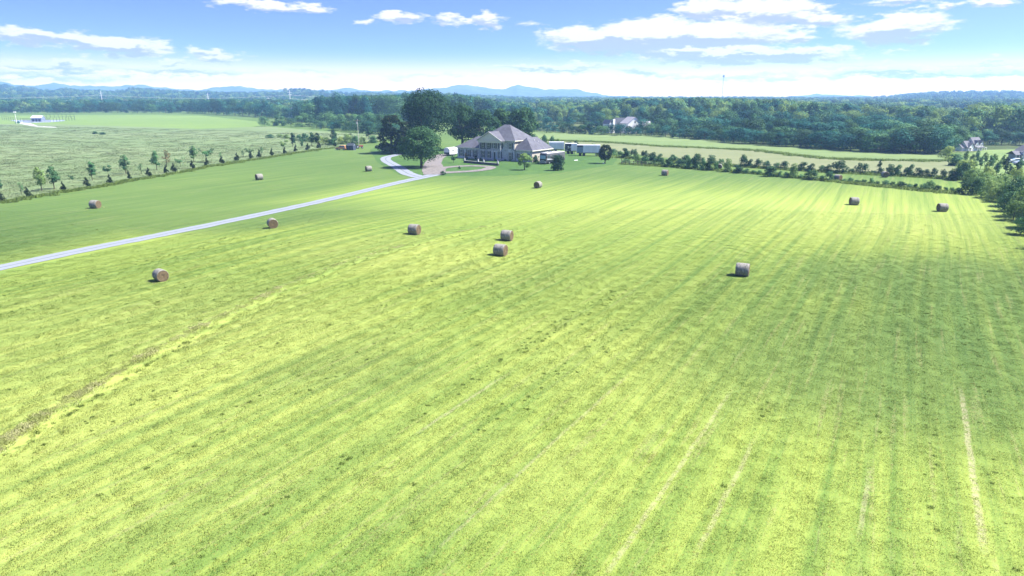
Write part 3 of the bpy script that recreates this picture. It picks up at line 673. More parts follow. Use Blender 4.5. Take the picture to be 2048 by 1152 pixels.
# left tree line
LB = [(-60,226),(380,226),(400,227),(470,231),(560,236),(640,243),(720,248)]
wood(-30, 600, 13, LB, [(-30,203),(0,206),(60,211),(100,213),(130,206),(200,204),(240,204),(270,215),(290,208),(400,201),(440,198),(540,204),(600,218)], ['dark','navy','navy','mid'],
     'the tree line behind the pasture', 'left tree line', topj=3, wr=(1.0, 1.35), keep=lambda p: not (92 < p < 108 or 268 < p < 280))
wood(420, 720, 17, LB, [(420,196),(500,198),(560,206),(640,222),(720,226)], ['mid','dark','navy'],
     'the back row of the left tree line', 'right end of the left tree line', topj=3, doff=18, keep=lambda p: not 570 < p < 606)
x, y = G(530, 253)
plant('round_tree', 'wood', x, y, at_y(530, 230, y)[2], 1.15, rng, 'mid', 'single round green tree at the right corner of the light pasture', 'tree', parts=False)
x, y = G(553, 252)
plant('round_tree', 'wood', x, y, at_y(553, 241, y)[2], 1.2, rng, 'dark', 'small green tree just right of the single round pasture tree', 'tree', parts=False)
print('woodland trees', COUNT[0])

# ------------------------------------------------------------------ hills and far forest (stuff)
def scatter(name, pts, scl, rz, protos, label, kind='stuff', zs=None):
    """one object that instances small meshes on its own points"""
    pts = np.asarray(pts, np.float32)
    me = bpy.data.meshes.new(name); me.vertices.add(len(pts)); me.vertices.foreach_set('co', pts.ravel())
    a = me.attributes.new('scl', 'FLOAT_VECTOR', 'POINT'); a.data.foreach_set('vector', np.asarray(scl, np.float32).ravel())
    a = me.attributes.new('rot', 'FLOAT_VECTOR', 'POINT')
    rv = np.zeros((len(pts), 3), np.float32); rv[:, 2] = rz; a.data.foreach_set('vector', rv.ravel())
    me.update(); o = link(name, me); tag(o, label=label, kind=kind)
    pc = bpy.data.collections.new(name + '_kinds')
    for i, m in enumerate(protos):
        p = bpy.data.objects.new(f'{name}_kind', m[0]); pc.objects.link(p)
        if m[1]: p.material_slots[0].link = 'OBJECT'; p.material_slots[0].material = M_LEAF[m[1]]
    ng = bpy.data.node_groups.new(name, 'GeometryNodeTree')
    ng.interface.new_socket('Geometry', in_out='INPUT', socket_type='NodeSocketGeometry')
    ng.interface.new_socket('Geometry', in_out='OUTPUT', socket_type='NodeSocketGeometry')
    N = ng.nodes; gi = N.new('NodeGroupInput'); go = N.new('NodeGroupOutput')
    ip = N.new('GeometryNodeInstanceOnPoints'); ci = N.new('GeometryNodeCollectionInfo'); ci.inputs['Collection'].default_value = pc
    ci.inputs['Separate Children'].default_value = True; ci.inputs['Reset Children'].default_value = True
    at = []
    for nm in ('scl', 'rot'):
        q = N.new('GeometryNodeInputNamedAttribute'); q.data_type = 'FLOAT_VECTOR'; q.inputs['Name'].default_value = nm; at.append(q)
    rvn = N.new('FunctionNodeRandomValue'); rvn.data_type = 'INT'; rvn.inputs[4].default_value = 0; rvn.inputs[5].default_value = len(protos) - 1
    K = ng.links
    K.new(gi.outputs[0], ip.inputs['Points']); K.new(ci.outputs[0], ip.inputs['Instance']); ip.inputs['Pick Instance'].default_value = True
    K.new(rvn.outputs[2], ip.inputs['Instance Index'])
    K.new(at[0].outputs[0], ip.inputs['Scale']); K.new(at[1].outputs[0], ip.inputs['Rotation']); K.new(ip.outputs[0], go.inputs[0])
    md = o.modifiers.new('scatter', 'NODES'); md.node_group = ng
    return o
m_hill, T, out = new_mat('forested_hill')
pos = T.n('ShaderNodeNewGeometry').outputs['Position']
f = T.noise(pos, 0.012, 6.0, 0.7)
surf(T, out, T.mix(T.step(f, .38, .62), (0.03, 0.055, 0.022), (0.085, 0.12, 0.04)), 0.95, 0.1, bump=f, bdist=14.0)
def vnoise(x, seed):
    xi = np.floor(x).astype(int); t = x - xi; t = t * t * (3 - 2 * t)
    h = lambda k: (np.sin((k + seed * 57) * 12.9898) * 43758.5453) % 1
    return h(xi) * (1 - t) + h(xi + 1) * t
def ridge(name, dist, prof, front, back, seed, label, amp=5.0, cell=16.0, drop=0.0):
    pxs = np.arange(-700, 2760, 3.0); rows = 9
    az = [(p - 1024) / math.hypot(1365, 386) for p in pxs]
    V = []
    for j in range(rows):
        t = j / (rows - 1) * 2 - 1        # -1 front foot, 0 crest, 1 back foot
        Yd = dist + (t * front if t < 0 else t * back)
        prof_h = (1 - abs(t)) ** 1.15 if t < 0 else (1 - t) ** .8
        for i, p in enumerate(pxs):
            x, _, ztop = at_y(p, lerp_prof(prof, p), dist); ztop = max(ztop - drop, 1.0)
            xx = az[i] * Yd
            nzv = (vnoise(np.array([xx / cell]), seed + j * 3)[0] - .5) + .5 * (vnoise(np.array([xx / cell * 2.3]), seed + j)[0] - .5)
            side = 1 + 0.35 * (vnoise(np.array([xx / (dist * .09)]), seed + 7)[0] - .5) * (1 - abs(t)) * (t < 0 and abs(t) > .01)
            V.append((xx, Yd + (vnoise(np.array([xx / (dist * .05)]), seed + 2)[0] - .5) * front * .3 * (1 - abs(t)), max(-1, ztop * prof_h * side + nzv * amp * (1 - abs(t) * .7))))
    n = len(pxs); F = []
    for j in range(rows - 1):
        for i in range(n - 1): F.append((j * n + i, j * n + i + 1, (j + 1) * n + i + 1, (j + 1) * n + i))
    return tag(link(name, np_mesh(name, V, F, [m_hill], smooth=True)), kind='structure', label=label)
FAR = [(-700,172),(-300,165),(0,158),(40,168),(75,172),(110,165),(160,171),(230,174),(280,168),(330,176),(400,180),(430,175),(470,171),(520,178),(600,182),(680,179),(700,176),(740,181),(830,181),(860,177),(885,176),(935,169),(985,178),(1005,178),(1035,169),(1090,179),(1145,178),(1215,191),(1300,195),(1560,196),(1600,191),(1640,188),(1700,191),(1740,193),(1850,197),(2048,197),(2400,190),(2760,180)]
NEAR = [(-700,170),(-300,165),(0,166),(35,173),(60,178),(100,181),(140,175),(180,180),(240,183),(280,176),(330,181),(400,184),(500,185),(560,183),(620,179),(660,185),(760,186),(830,188),(900,189),(1000,193),(1080,197),(1200,202),(1500,202),(1700,203),(1745,199),(1800,190),(1850,185),(1950,183),(2000,183),(2048,188),(2200,192),(2400,198),(2760,190)]
ridge('far_hills', 4900, FAR, 900, 600, 3, 'faint blue mountains on the horizon', amp=9, cell=45)
ridge('near_hills', 2300, NEAR, 1000, 1500, 11, 'blue wooded hills in front of the mountains', amp=4, cell=30, drop=9)
# canopy on the near hills and in the plain between
rs = np.random.RandomState(4)
dg = bpy.context.evaluated_depsgraph_get()
import mathutils
from mathutils.bvhtree import BVHTree
hm = bpy.data.objects['near_hills'].data
bv = BVHTree.FromPolygons([v.co[:] for v in hm.vertices], [p.vertices[:] for p in hm.polygons])
pts = []; scl = []
N = 15000
u = rs.rand(N); Ys = 780 + (3100 - 780) * u ** 1.15; Xs = (rs.rand(N) * 2 - 1) * (Ys * 0.86 + 60)
patchn = (np.sin(Xs * .011 + Ys * .004) + np.sin(Xs * .0041 - Ys * .009 + 2) + np.sin(Xs * .023 + Ys * .017))
for x, y, pn_ in zip(Xs, Ys, patchn):
    if y < 860 and x < -260: continue
    if pn_ < -1.6 and y < 1800: continue          # clearings
    z = 0.0
    hit = bv.ray_cast(mathutils.Vector((x, y, 900)), mathutils.Vector((0, 0, -1)))
    if hit[0] is not None: z = max(0.0, hit[0].z)
    # keep the plain below the photograph's skyline
    s = rs.uniform(9, 15) if y > 1000 else rs.uniform(9, 13.5)
    pts.append((x, y, z - .5)); k = rs.uniform(.9, 1.5); scl.append((s * k, s * k, s))
lite = [crown_mesh('crown', 'wood', 1, 1.0, 18, 420, .055, 120 + i, [M_LEAF['mid']]) for i in range(3)]
scatter('far_forest', pts, scl, rs.rand(len(pts)) * 6.28, [(lite[0], None), (lite[1], 'navy'), (lite[2], None), (lite[0], 'dark'), (lite[1], 'light')], 'blue green forest covering the distant plain and hills')
# upper ranks of the right wood that read as one canopy
pts = []; scl = []
for i in range(1500):
    p = rs.uniform(1060, 2500); Yb = G(min(p, 2200), lerp_prof(RB, p))[1]; y = Yb + 150 + rs.rand() * 420
    x, y, _ = at_y(p, 300, y); h = at_y(p, lerp_prof(TOPR, p) + rs.uniform(-1, 7), y)[2]
    h = min(22, max(7, h)); pts.append((x, y, 0)); k = rs.uniform(.75, 1.15); scl.append((h * k, h * k, h))
for i in range(500):
    p = rs.uniform(1075, 1200); y = rs.uniform(560, 900)
    x, y, _ = at_y(p, 300, y); h = 8 + rs.rand() * 5; pts.append((x, y, 0)); scl.append((h, h, h))
for i in range(700):     # right side outside the frame and behind the white house
    p = rs.uniform(1930, 2700); y = rs.uniform(330, 520); x, y, _ = at_y(p, 300, y); h = rs.uniform(9, 15); pts.append((x, y, 0)); scl.append((h, h, h))
med = [crown_mesh('crown', 'wood', 1, 1.0, 24, 900, .036, 140 + i, [M_LEAF['mid']]) for i in range(3)]
scatter('forest_canopy', pts, scl, rs.rand(len(pts)) * 6.28, [(med[0], None), (med[1], 'navy'), (med[2], 'dark'), (med[0], 'light'), (med[1], None), (med[2], 'light')], 'upper canopy of the right wood reaching back to the hills')
pts = []; scl = []
for i in range(900):     # bulk behind the left woods
    p = rs.uniform(600, 1095); y = rs.uniform(545, 800); x, y, _ = at_y(p, 300, y)
    h = min(24, at_y(p, lerp_prof([(600,204),(680,192),(840,189),(930,190),(1010,205),(1095,222)], p) + rs.uniform(0, 8), y)[2]); h = max(6, h); pts.append((x, y, 0)); k = rs.uniform(.7, 1.1); scl.append((h * k, h * k, h))
for i in range(900):
    p = rs.uniform(-500, 600); y = rs.uniform(860, 1050); x, y, _ = at_y(p, 300, y); h = rs.uniform(9, 15); pts.append((x, y, 0)); k = rs.uniform(.9, 1.3); scl.append((h * k, h * k, h))
scatter('far_wood', pts, scl, rs.rand(len(pts)) * 6.28, [(med[0], 'navy'), (med[1], 'navy'), (med[2], 'dark'), (med[0], None)], 'blue green wood beyond the left tree line and behind the tall trees')

# ------------------------------------------------------------------ grass
def blade_patch(name, n, size, h, w, seed, mat, lean=.5):
    rs_ = np.random.RandomState(seed)
    c = (rs_.rand(n, 2) - .5) * size; a = rs_.rand(n) * 6.283; hh = h * (0.45 + .9 * rs_.rand(n)); ww = w * (.7 + .6 * rs_.rand(n))
    dx, dy = np.cos(a), np.sin(a); ln = rs_.rand(n) * lean * hh; la = rs_.rand(n) * 6.283
    p0 = np.stack([c[:, 0] - dx * ww, c[:, 1] - dy * ww, np.full(n, -.02)], 1); p1 = np.stack([c[:, 0] + dx * ww, c[:, 1] + dy * ww, np.full(n, -.02)], 1)
    p2 = np.stack([c[:, 0] + np.cos(la) * ln, c[:, 1] + np.sin(la) * ln, hh], 1)
    V = np.stack([p0, p1, p2], 1).reshape(-1, 3); me = np_mesh(name, V, np.arange(n * 3).reshape(n, 3), [mat], smooth=True)
    nn = rs_.normal(size=(n, 3)) * .35; nn[:, 2] = 1; nn /= np.linalg.norm(nn, axis=1)[:, None]
    me.normals_split_custom_set_from_vertices(np.repeat(nn, 3, 0).tolist()); return me      # turf shades as a mat of leaning blades
bl = [blade_patch('grass_patch', 360, 1.25, .052, .010, 200 + i, m_blade, 1.8) for i in range(4)]
rs = np.random.RandomState(9)
def frustum_pts(n, y0, y1, power):
    y = y0 + (y1 - y0) * rs.rand(n) ** power; x = (rs.rand(n) * 2 - 1) * (y * 0.80 + 3); return x, y
jx, jy = np.meshgrid(np.arange(-105, 105, .8), np.arange(22, 122, .8)); x = (jx + rs.uniform(-.42, .42, jx.shape)).ravel(); y = (jy + rs.uniform(-.42, .42, jy.shape)).ravel()
ok = np.abs(x) < y * .80 + 3; x, y = x[ok], y[ok]
dr, _ = seg_dist(np.stack([x, y], 1), ROADW); ok = (np.abs(dr) > 2.6); x, y, dr = x[ok], y[ok], dr[ok]
cs, sn = math.cos(R(30.1)), math.sin(R(30.1)); sa = x * cs - y * sn; ta = x * sn + y * cs
hn = .65 + .5 * vnoise(sa * 1.1 + 500, 2) + .2 * vnoise(sa * .31 + 300, 8)
far = np.clip((y - 40) / 60, 0, 1); out_ = 1 - sstep(y, 60, 121)
scatter('grass', np.stack([x, y, hgt(x, y)], 1), np.stack([1 + far * .1, 1 + far * .1, hn * out_ + .02], 1), rs.rand(len(x)) * 6.28, [(b, None) for b in bl], 'short mown lime green grass in the hay field')
# dark tufts
m_tuft, T, out = new_mat('tuft_blade')
pz = T.n('ShaderNodeNewGeometry').outputs['Position']
surf(T, out, T.mix(T.noise(pz, 1.5), (0.07, 0.13, 0.025), (0.16, 0.225, 0.04)), .6, .25, trans=(.3, (0.10, 0.16, 0.02, 1)))
tf = [blade_patch('grass_tuft', 90, .34, .12, .013, 220 + i, m_tuft, 1.2) for i in range(3)]
n = 26000; x, y = frustum_pts(n, 23, 120, .75); sa = x * cs - y * sn; ta = x * sn + y * cs
pr = vnoise(sa * .33 + 700, 3) * vnoise(ta * .045 + sa * .1 + 700, 6)
dr, _ = seg_dist(np.stack([x, y], 1), ROADW); ok = ((vnoise(sa * .95 + 700, 3) * (.35 + .65 * vnoise(sa * .17 + 400, 17)) * (.4 + .6 * vnoise(ta * .08 + sa * .2 + 700, 6))) > .30 + rs.rand(n) * .6) & (np.abs(dr) > 2.8) & (rs.rand(n) < 1 - sstep(y, 50, 115)); x, y = x[ok], y[ok]
sc_ = rs.uniform(.35, .85, len(x)) ** 1.4
scatter('grass_tufts', np.stack([x, y, hgt(x, y)], 1), np.stack([sc_ * 1.2, sc_ * 1.2, sc_], 1), rs.rand(len(x)) * 6.28, [(b, None) for b in tf], 'taller dark green tufts missed by the mower')
# pale dry grass on the bank, and tall meadow grass on the avenue edge
m_dry, T, out = new_mat('dry_blade')
pz = T.n('ShaderNodeNewGeometry').outputs['Position']
surf(T, out, T.mix(T.step(T.noise(pz, .8, 4.), .4, .62), (0.30, 0.34, 0.12), (0.46, 0.45, 0.24)), .7, .2, trans=(.25, (0.24, 0.24, 0.10, 1)))
dry = [blade_patch('dry_grass', 50, .75, .10, .016, 240 + i, m_dry, 1.6) for i in range(3)]
def along(line, n, spread, t0=0, t1=1, off=0):
    L = np.array(line, float); t = (t0 + (t1 - t0) * rs.rand(n)) * (len(L) - 1); i = np.minimum(t.astype(int), len(L) - 2); f = (t - i)[:, None]
    p = L[i] * (1 - f) + L[i + 1] * f; d = L[i + 1] - L[i]; d /= np.linalg.norm(d, axis=1)[:, None]; nn = np.stack([-d[:, 1], d[:, 0]], 1)
    return p + nn * (off + rs.normal(size=n) * spread)[:, None], t / (len(L) - 1)
p, t = along(BERM, 1000, .26, .1, .98, .25)
k = (vnoise(t * 60 + 100, 4) * .8 + .35) * (1.15 - .6 * t); ok = rs.rand(len(k)) < (.6 + vnoise(t * 45 + 50, 9))
p = p[ok]; k = k[ok]
scatter('dry_grass', np.concatenate([p, hgt(p[:, 0], p[:, 1])[:, None]], 1), np.stack([k, k, k * 1.1], 1), rs.rand(len(p)) * 6.28, [(b, None) for b in dry], 'pale dry grass standing along the low bank across the field')
p, t = along(BERM, 160, .12, .05, 1.0, -.75); k = (.45 + .8 * vnoise(t * 90 + 20, 14)) * (1.1 - .5 * t); ok = rs.rand(len(k)) < (.3 + vnoise(t * 30 + 70, 12)); p = p[ok]; k = k[ok]
scatter('bank_weeds', np.concatenate([p, hgt(p[:, 0], p[:, 1])[:, None]], 1), np.stack([k * 1.3, k * 1.3, k], 1), rs.rand(len(p)) * 6.28, [(b, None) for b in tf], 'olive weeds along the near side of the low bank')
m_mead, T, out = new_mat('meadow_blade')
pz = T.n('ShaderNodeNewGeometry').outputs['Position']
cc = T.mix(T.step(T.noise(pz, .12, 4.), .4, .6), (0.11, 0.155, 0.07), (0.17, 0.20, 0.11))
surf(T, out, cc, .8, .15, trans=(.25, cc))
mg = [blade_patch('meadow_grass', 70, 3.4, .16, .06, 260 + i, m_mead, 1.2) for i in range(3)]
poly = [G(*q) for q in EDGE]
P_ = []
while len(P_) < 2600:
    py_ = 250 + 160 * rs.rand() ** 1.4; px_ = rs.uniform(-40, 760)
    if py_ < np.interp(px_, [e[0] for e in EDGE], [e[1] for e in EDGE]) - 1 and py_ > np.interp(px_, [0, 520, 700], [250, 262, 268]): P_.append(G(px_, py_))
P_ = np.array(P_); k = rs.uniform(.6, 1.25, len(P_)) * (1 + np.clip((P_[:, 1] - 150) / 250, 0, 1.2))
scatter('meadow_grass', np.concatenate([P_, np.zeros((len(P_), 1))], 1), np.stack([k, k, np.minimum(k, 1.2)], 1), rs.rand(len(P_)) * 6.28, [(b, None) for b in mg], 'tall unmown grey green grass of the meadow')
wd = [blade_patch('weed', 90, 1.6, .42, .05, 280 + i, m_tuft, .9) for i in range(3)]
p, t = along([G(*q) for q in EDGE], 700, .7); k = rs.uniform(.5, 1.1, len(p))
p2, t2 = along([G(*q) for q in LINE], 600, 1.1); k2 = rs.uniform(.8, 1.6, len(p2))
p3, _ = along([G(*q) for q in [(1243,328),(1370,336),(1480,345),(1600,356),(1700,367),(1800,377),(1920,388)]], 900, .6); k3 = rs.uniform(.5, 1.3, len(p3))
p4, _ = along([G(*q) for q in [(1200,312),(1300,321),(1450,331),(1560,339),(1700,347),(1850,355),(1930,360)]], 700, .8); k4 = rs.uniform(.6, 1.5, len(p4))
P_ = np.concatenate([p, p2, p3, p4]); k = np.concatenate([k, k2, k3, k4])
scatter('weeds', np.concatenate([P_, np.zeros((len(P_), 1))], 1), np.stack([k, k, k], 1), rs.rand(len(P_)) * 6.28, [(b, None) for b in wd], 'dark weeds growing along field edges and under the hedgerows')

# ------------------------------------------------------------------ hay bales
m_net, T, out = new_mat('net_wrap')
oc = T.n('ShaderNodeTexCoord').outputs['Object']
st = T.noise(T.vm('MULTIPLY', oc, (9, 2, 2)), 1.6, 4.0, .6); sp = T.noise(oc, 3.0, 5.0, .7)
surf(T, out, T.mix(T.step(T.m('ADD', T.m('MULTIPLY', st, .6), T.m('MULTIPLY', sp, .4)), .38, .62), (0.10, 0.098, 0.085), (0.25, 0.24, 0.215)), .8, .25, bump=st, bdist=.03)
m_straw, T, out = new_mat('straw_end')
oc = T.n('ShaderNodeTexCoord').outputs['Object']
X_, Y_, Z_ = T.sep(oc)
rad = T.m('SQRT', T.m('ADD', T.m('MULTIPLY', Y_, Y_), T.m('MULTIPLY', Z_, Z_)))
ang = T.m('ARCTAN2', Z_, Y_)
wv = T.m('SINE', T.m('ADD', T.m('MULTIPLY', rad, 58), ang))
sp = T.noise(oc, 12, 4, .7)
k = T.step(T.m('ADD', T.m('MULTIPLY', wv, .22), sp), .3, .75)
surf(T, out, T.mix(k, (0.06, 0.043, 0.026), (0.19, 0.142, 0.085)), .95, .1, bump=k, bdist=.04)
BALE_AT = []
def bale(px, cy, deg, label, lit=None, s=.95):
    """deg: where the bale's axis points, measured in the ground plane from +x"""
    x, y = G(px, cy, 0.76); z = H1(x, y)
    rr = .80 * s; L = .78 * s; BALE_AT.append((x, y, z))
    root = empty('hay_bale', (x, y, z + rr - .05), R(deg), label, 'hay bale', 'round hay bales left on the field')
    rn = random.Random(int(px)); n = 28
    v = []; prof = [(-L, rr * .93), (-L * .93, rr * .985), (-L * .6, rr * 1.005), (0, rr * 1.012), (L * .6, rr * 1.004), (L * .93, rr * .985), (L, rr * .93)]
    wob = [1 + .012 * rn.uniform(-1, 1) for _ in range(n)]
    for (a, r) in prof:
        for i in range(n):
            t = 2 * math.pi * i / n; zz = math.sin(t) * r * wob[i]
            if zz < -rr * .93: zz = -rr * .93
            v.append((a, math.cos(t) * r * wob[i], zz))
    f = [(j * n + i, j * n + (i + 1) % n, (j + 1) * n + (i + 1) % n, (j + 1) * n + i) for j in range(len(prof) - 1) for i in range(n)]
    b = MB(); b.add(v, f); b.build('net_wrap', m_net, root, smooth=True)
    for sg in (-1, 1):
        v = []; f = []; rings = 9
        for j in range(rings):
            r = rr * .93 * (1 - j / rings) ; dep = sg * (L + (.012 if j % 2 else -.012) - (.02 if j > 6 else 0))
            if j == 0: dep = sg * L
            for i in range(n):
                t = 2 * math.pi * i / n; zz = math.sin(t) * r * wob[i]; v.append((dep, math.cos(t) * r * wob[i], max(zz, -rr * .93)))
        for j in range(rings - 1):
            for i in range(n): f.append((j * n + i, j * n + (i + 1) % n, (j + 1) * n + (i + 1) % n, (j + 1) * n + i))
        f.append(tuple((rings - 1) * n + i for i in range(n)))
        b = MB(); b.add(v, f); b.build('straw_end', m_straw, root, smooth=False)
    return root
bale(190, 408, -12, 'pale hay bale alone near the left edge, above the gravel road')
bale(321, 550, -42, 'large hay bale below the gravel road, nearest on the left, brown end facing right', s=.84)
bale(518, 353.5, 222, 'hay bale above the gravel road, its dark end facing left')
bale(545, 448, -62, 'hay bale just below the gravel road with its dark end facing the camera')
bale(737, 337, 212, 'far hay bale left of the curved gravel track')
bale(829, 463, -24, 'hay bale left of the close pair in the middle of the field')
bale(1014, 470, -22, 'farther hay bale of the close pair in the middle of the field')
bale(1001, 499, -26, 'nearer hay bale of the close pair in the middle of the field')
bale(1076, 368.5, 240, 'hay bale on the field below the house, round end facing the camera')
bale(1330, 345, -30, 'far hay bale beside the front hedgerow')
bale(1486, 531, -24, 'large hay bale alone right of centre, nearest on the right')
bale(1709, 398, -6, 'left one of two hay bales on the far right side of the field')
bale(1886, 409, -5, 'right one of two hay bales on the far right side of the field')
bale(1439, 333, 250, 'hay bale half hidden in the left part of the front hedgerow')
bale(1676, 355, -60, 'hay bale half hidden behind a small tree in the front hedgerow')
bale(1770, 348.5, 265, 'hay bale with its round end showing against the back hedgerow')

hp_ = []
for (x, y, z) in BALE_AT[:13]:
    for k in range(9):
        a = rs.rand() * 6.28; r_ = .75 + rs.rand() * .75; hp_.append((x + r_ * math.cos(a), y + r_ * math.sin(a), z))
scatter('loose_hay', hp_, [(.42, .42, .4 + .5 * rs.rand()) for _ in hp_], rs.rand(len(hp_)) * 6.28, [(b, None) for b in dry], 'wisps of loose hay on the grass around the bales')
# ------------------------------------------------------------------ main house
m_brick, T, out = new_mat('whitewashed_brick')
oc = T.n('ShaderNodeTexCoord').outputs['Object']
ox, oy, oz = T.sep(oc)
bt = T.n('ShaderNodeTexBrick'); T.l(T.xyz(T.m('ADD', ox, oy), oz, 0.0), bt.inputs['Vector'])
bt.inputs['Scale'].default_value = 1.0; bt.inputs['Brick Width'].default_value = .5; bt.inputs['Row Height'].default_value = .17
bt.inputs['Mortar Size'].default_value = .012; bt.inputs['Color1'].default_value = (.44, .45, .46, 1); bt.inputs['Color2'].default_value = (.16, .155, .15, 1); bt.inputs['Mortar'].default_value = (.32, .31, .29, 1)
f = T.noise(T.vm('MULTIPLY', oc, (1, 1, 2.2)), 2.2, 5, .75)
col = T.mix(T.step(f, .42, .58), bt.outputs['Color'], (.54, .56, .57))
surf(T, out, col, .9, .2, bump=bt.outputs['Fac'], bdist=-.02)
m_roof, T, out = new_mat('shingles')
oc = T.n('ShaderNodeTexCoord').outputs['Object']; ox, oy, oz = T.sep(oc)
bt = T.n('ShaderNodeTexBrick'); T.l(T.xyz(T.m('ADD', ox, T.m('MULTIPLY', oy, .7)), oz, 0.0), bt.inputs['Vector'])
bt.inputs['Scale'].default_value = 1.0; bt.inputs['Brick Width'].default_value = .45; bt.inputs['Row Height'].default_value = .16
bt.inputs['Color1'].default_value = (.088, .092, .115, 1); bt.inputs['Color2'].default_value = (.058, .062, .082, 1); bt.inputs['Mortar'].default_value = (.07, .06, .07, 1); bt.inputs['Mortar Size'].default_value = .02
f = T.noise(oc, .8, 4, .6)
surf(T, out, T.mix(T.step(f, .35, .7), bt.outputs['Color'], (.100, .104, .128)), .85, .2, bump=f, bdist=.02)
m_stucco = flat_mat('tan_stucco', (.36, .33, .28), .9, .15, var=.15, scale=2)
m_cream = flat_mat('cream_trim', (.62, .60, .48), .7, .3, var=.12, scale=3)
m_white = flat_mat('white_paint', (.72, .72, .70), .5, .4, var=.12, scale=2)
m_ltcol = flat_mat('column_paint', (.34, .35, .36), .6, .3, var=.15, scale=3, streak=True)
m_shut = flat_mat('dark_shutter', (.020, .024, .035), .5, .3, var=.3, scale=6)
m_black = flat_mat('black_paint', (.012, .013, .016), .35, .5, var=.3, scale=2)
m_rub = flat_mat('rubber', (.015, .015, .016), .8, .2, var=.3, scale=5)
m_glass, T, out = new_mat('window_glass')
surf(T, out, (0.03, 0.045, 0.06), .08, .9)
m_glassl, T, out = new_mat('pale_glass')
oc = T.n('ShaderNodeTexCoord').outputs['Object']
surf(T, out, T.mix(T.noise(oc, 1.2, 2), (.20, .34, .40), (.36, .50, .54)), .08, .9)
m_stone = flat_mat('garden_wall_stone', (.085, .080, .085), .95, .2, var=.5, scale=5, bump=.04)
m_metal = flat_mat('grey_metal', (.38, .40, .43), .45, .5, .5, var=.2, scale=3)
m_wood = flat_mat('weathered_wood', (.20, .155, .11), .9, .2, var=.4, scale=4, streak=True)

TH = R(34); LEN = 29.0
pr = G(1062, 325); ul = (math.cos(TH), -math.sin(TH))
HO = (pr[0] - LEN * ul[0], pr[1] - LEN * ul[1], 0)
house = empty('brick_house', HO, -TH, 'large two storey whitewashed brick house with columned portico and purple grey hip roofs', 'house')
def window(parent, u, z0, z1, w, v=0.0, mat=None, shut=True, face='front', side=1):
    """window in the front wall (plane y = v) seen from -y"""
    b = MB(); t = .07
    b.box(u - w/2 - t, v - .06, z0 - t, u + w/2 + t, v - .003, z0); b.box(u - w/2 - t, v - .06, z1, u + w/2 + t, v - .003, z1 + t)
    b.box(u - w/2 - t, v - .06, z0, u - w/2, v - .003, z1); b.box(u + w/2, v - .06, z0, u + w/2 + t, v - .003, z1)
    zm = (z0 + z1) / 2; b.box(u - w/2, v - .045, zm - .03, u + w/2, v - .003, zm + .03); b.box(u - .02, v - .04, z0, u + .02, v - .003, zm - .03); b.box(u - .02, v - .04, zm + .03, u + .02, v - .003, z1)
    fr = b.build('window', m_white, parent)
    p = MB(); p.box(u - w/2, v - .025, z0, u + w/2, v - .002, z1); p.build('pane', mat or m_glass, fr)
    if shut:
        for sg in (-1, 1):
            c = u + sg * (w / 2 + t + .22); s = MB(); s.box(c - .2, v - .05, z0 - .05, c + .2, v - .004, z1 + .05)
            for k in range(8):
                zz = z0 + (z1 - z0) * (k + .5) / 8; s.box(c - .16, v - .07, zz - .03, c + .16, v - .051, zz + .03)
            s.build('shutter', m_shut, parent)
def hip(b, x0, x1, y0, y1, ze, zr, rx0, rx1, ry0, ry1, t=.18):
    """hip roof over a rectangle with the ridge from (rx0,ry0) to (rx1,ry1); solid planes"""
    A = [(x0,y0,ze),(x1,y0,ze),(x1,y1,ze),(x0,y1,ze)]; Rg = [(rx0,ry0,zr),(rx1,ry1,zr)]
    v = A + Rg + [(p[0], p[1], p[2] - t) for p in A]
    if abs(rx1 - rx0) > abs(ry1 - ry0): f = [(0,1,5,4),(1,2,5),(2,3,4,5),(3,0,4)]
    else: f = [(0,1,4),(1,2,5,4),(2,3,5),(3,0,4,5)]
    f += [(0,6,7,1),(1,7,8,2),(2,8,9,3),(3,9,6,0),(9,8,7,6)]
    b.add(v, f); return b
CL_, CR_ = 9.7, 22.9       # centre block
b = MB(); b.box(0, .3, -.2, CL_, 9.5, 3.42); b.build('left_wing_wall', m_brick, house)
b = MB(); b.box(CL_, 0, -.2, CR_ - .003, 11, 6.2); b.build('wall', m_brick, house)
b = MB(); b.box(CR_ - .15, .15, 3.6, CR_ + .01, 10.8, 6.18); b.build('side_wall', m_stucco, house)
b = MB(); b.box(CR_, .5, -.2, LEN, 12, 3.42); b.build('right_wing_wall', m_stucco, house)
b = MB(); b.box(CR_ + .2, .47, -.2, LEN + .02, .497, 3.4); b.build('brick_front', m_brick, house)
b = MB(); hip(b, -.5, CL_ + 4, -.2, 10, 3.6, 7.0, 5.2, CL_ + 3, 4.9, 4.9); b.build('left_wing_roof', m_roof, house)
rf = MB(); hip(rf, CL_ - .5, CR_ + .5, -.5, 11.5, 6.38, 10.9, 15.4, 17.4, 5.5, 5.5); rfo = rf.build('roof', m_roof, house)
b = MB(); hip(b, CR_ - 1.2, LEN + .5, 0, 12.5, 3.6, 7.2, 25.2, 25.2, 3.4, 9.4); b.build('right_wing_roof', m_roof, house)
for (x0, x1, y0, y1, ze) in ((-.52, CL_ - .02, -.24, -.2, 3.6), (CL_ - .52, CR_ + .54, -.55, -.5, 6.38), (CR_ + .5, LEN + .54, -.04, 0, 3.6)):
    b = MB(); b.box(x0, y0, ze - .26, x1, y1, ze - .02); b.build('gutter', m_cream, house)
b = MB(); b.box(LEN + .5, -.0, 3.34, LEN + .55, 12.5, 3.58); b.build('gutter', m_cream, house)
b = MB(); b.box(CR_ + .5, -.5, 6.12, CR_ + .55, 11.5, 6.36); b.build('gutter', m_cream, house)
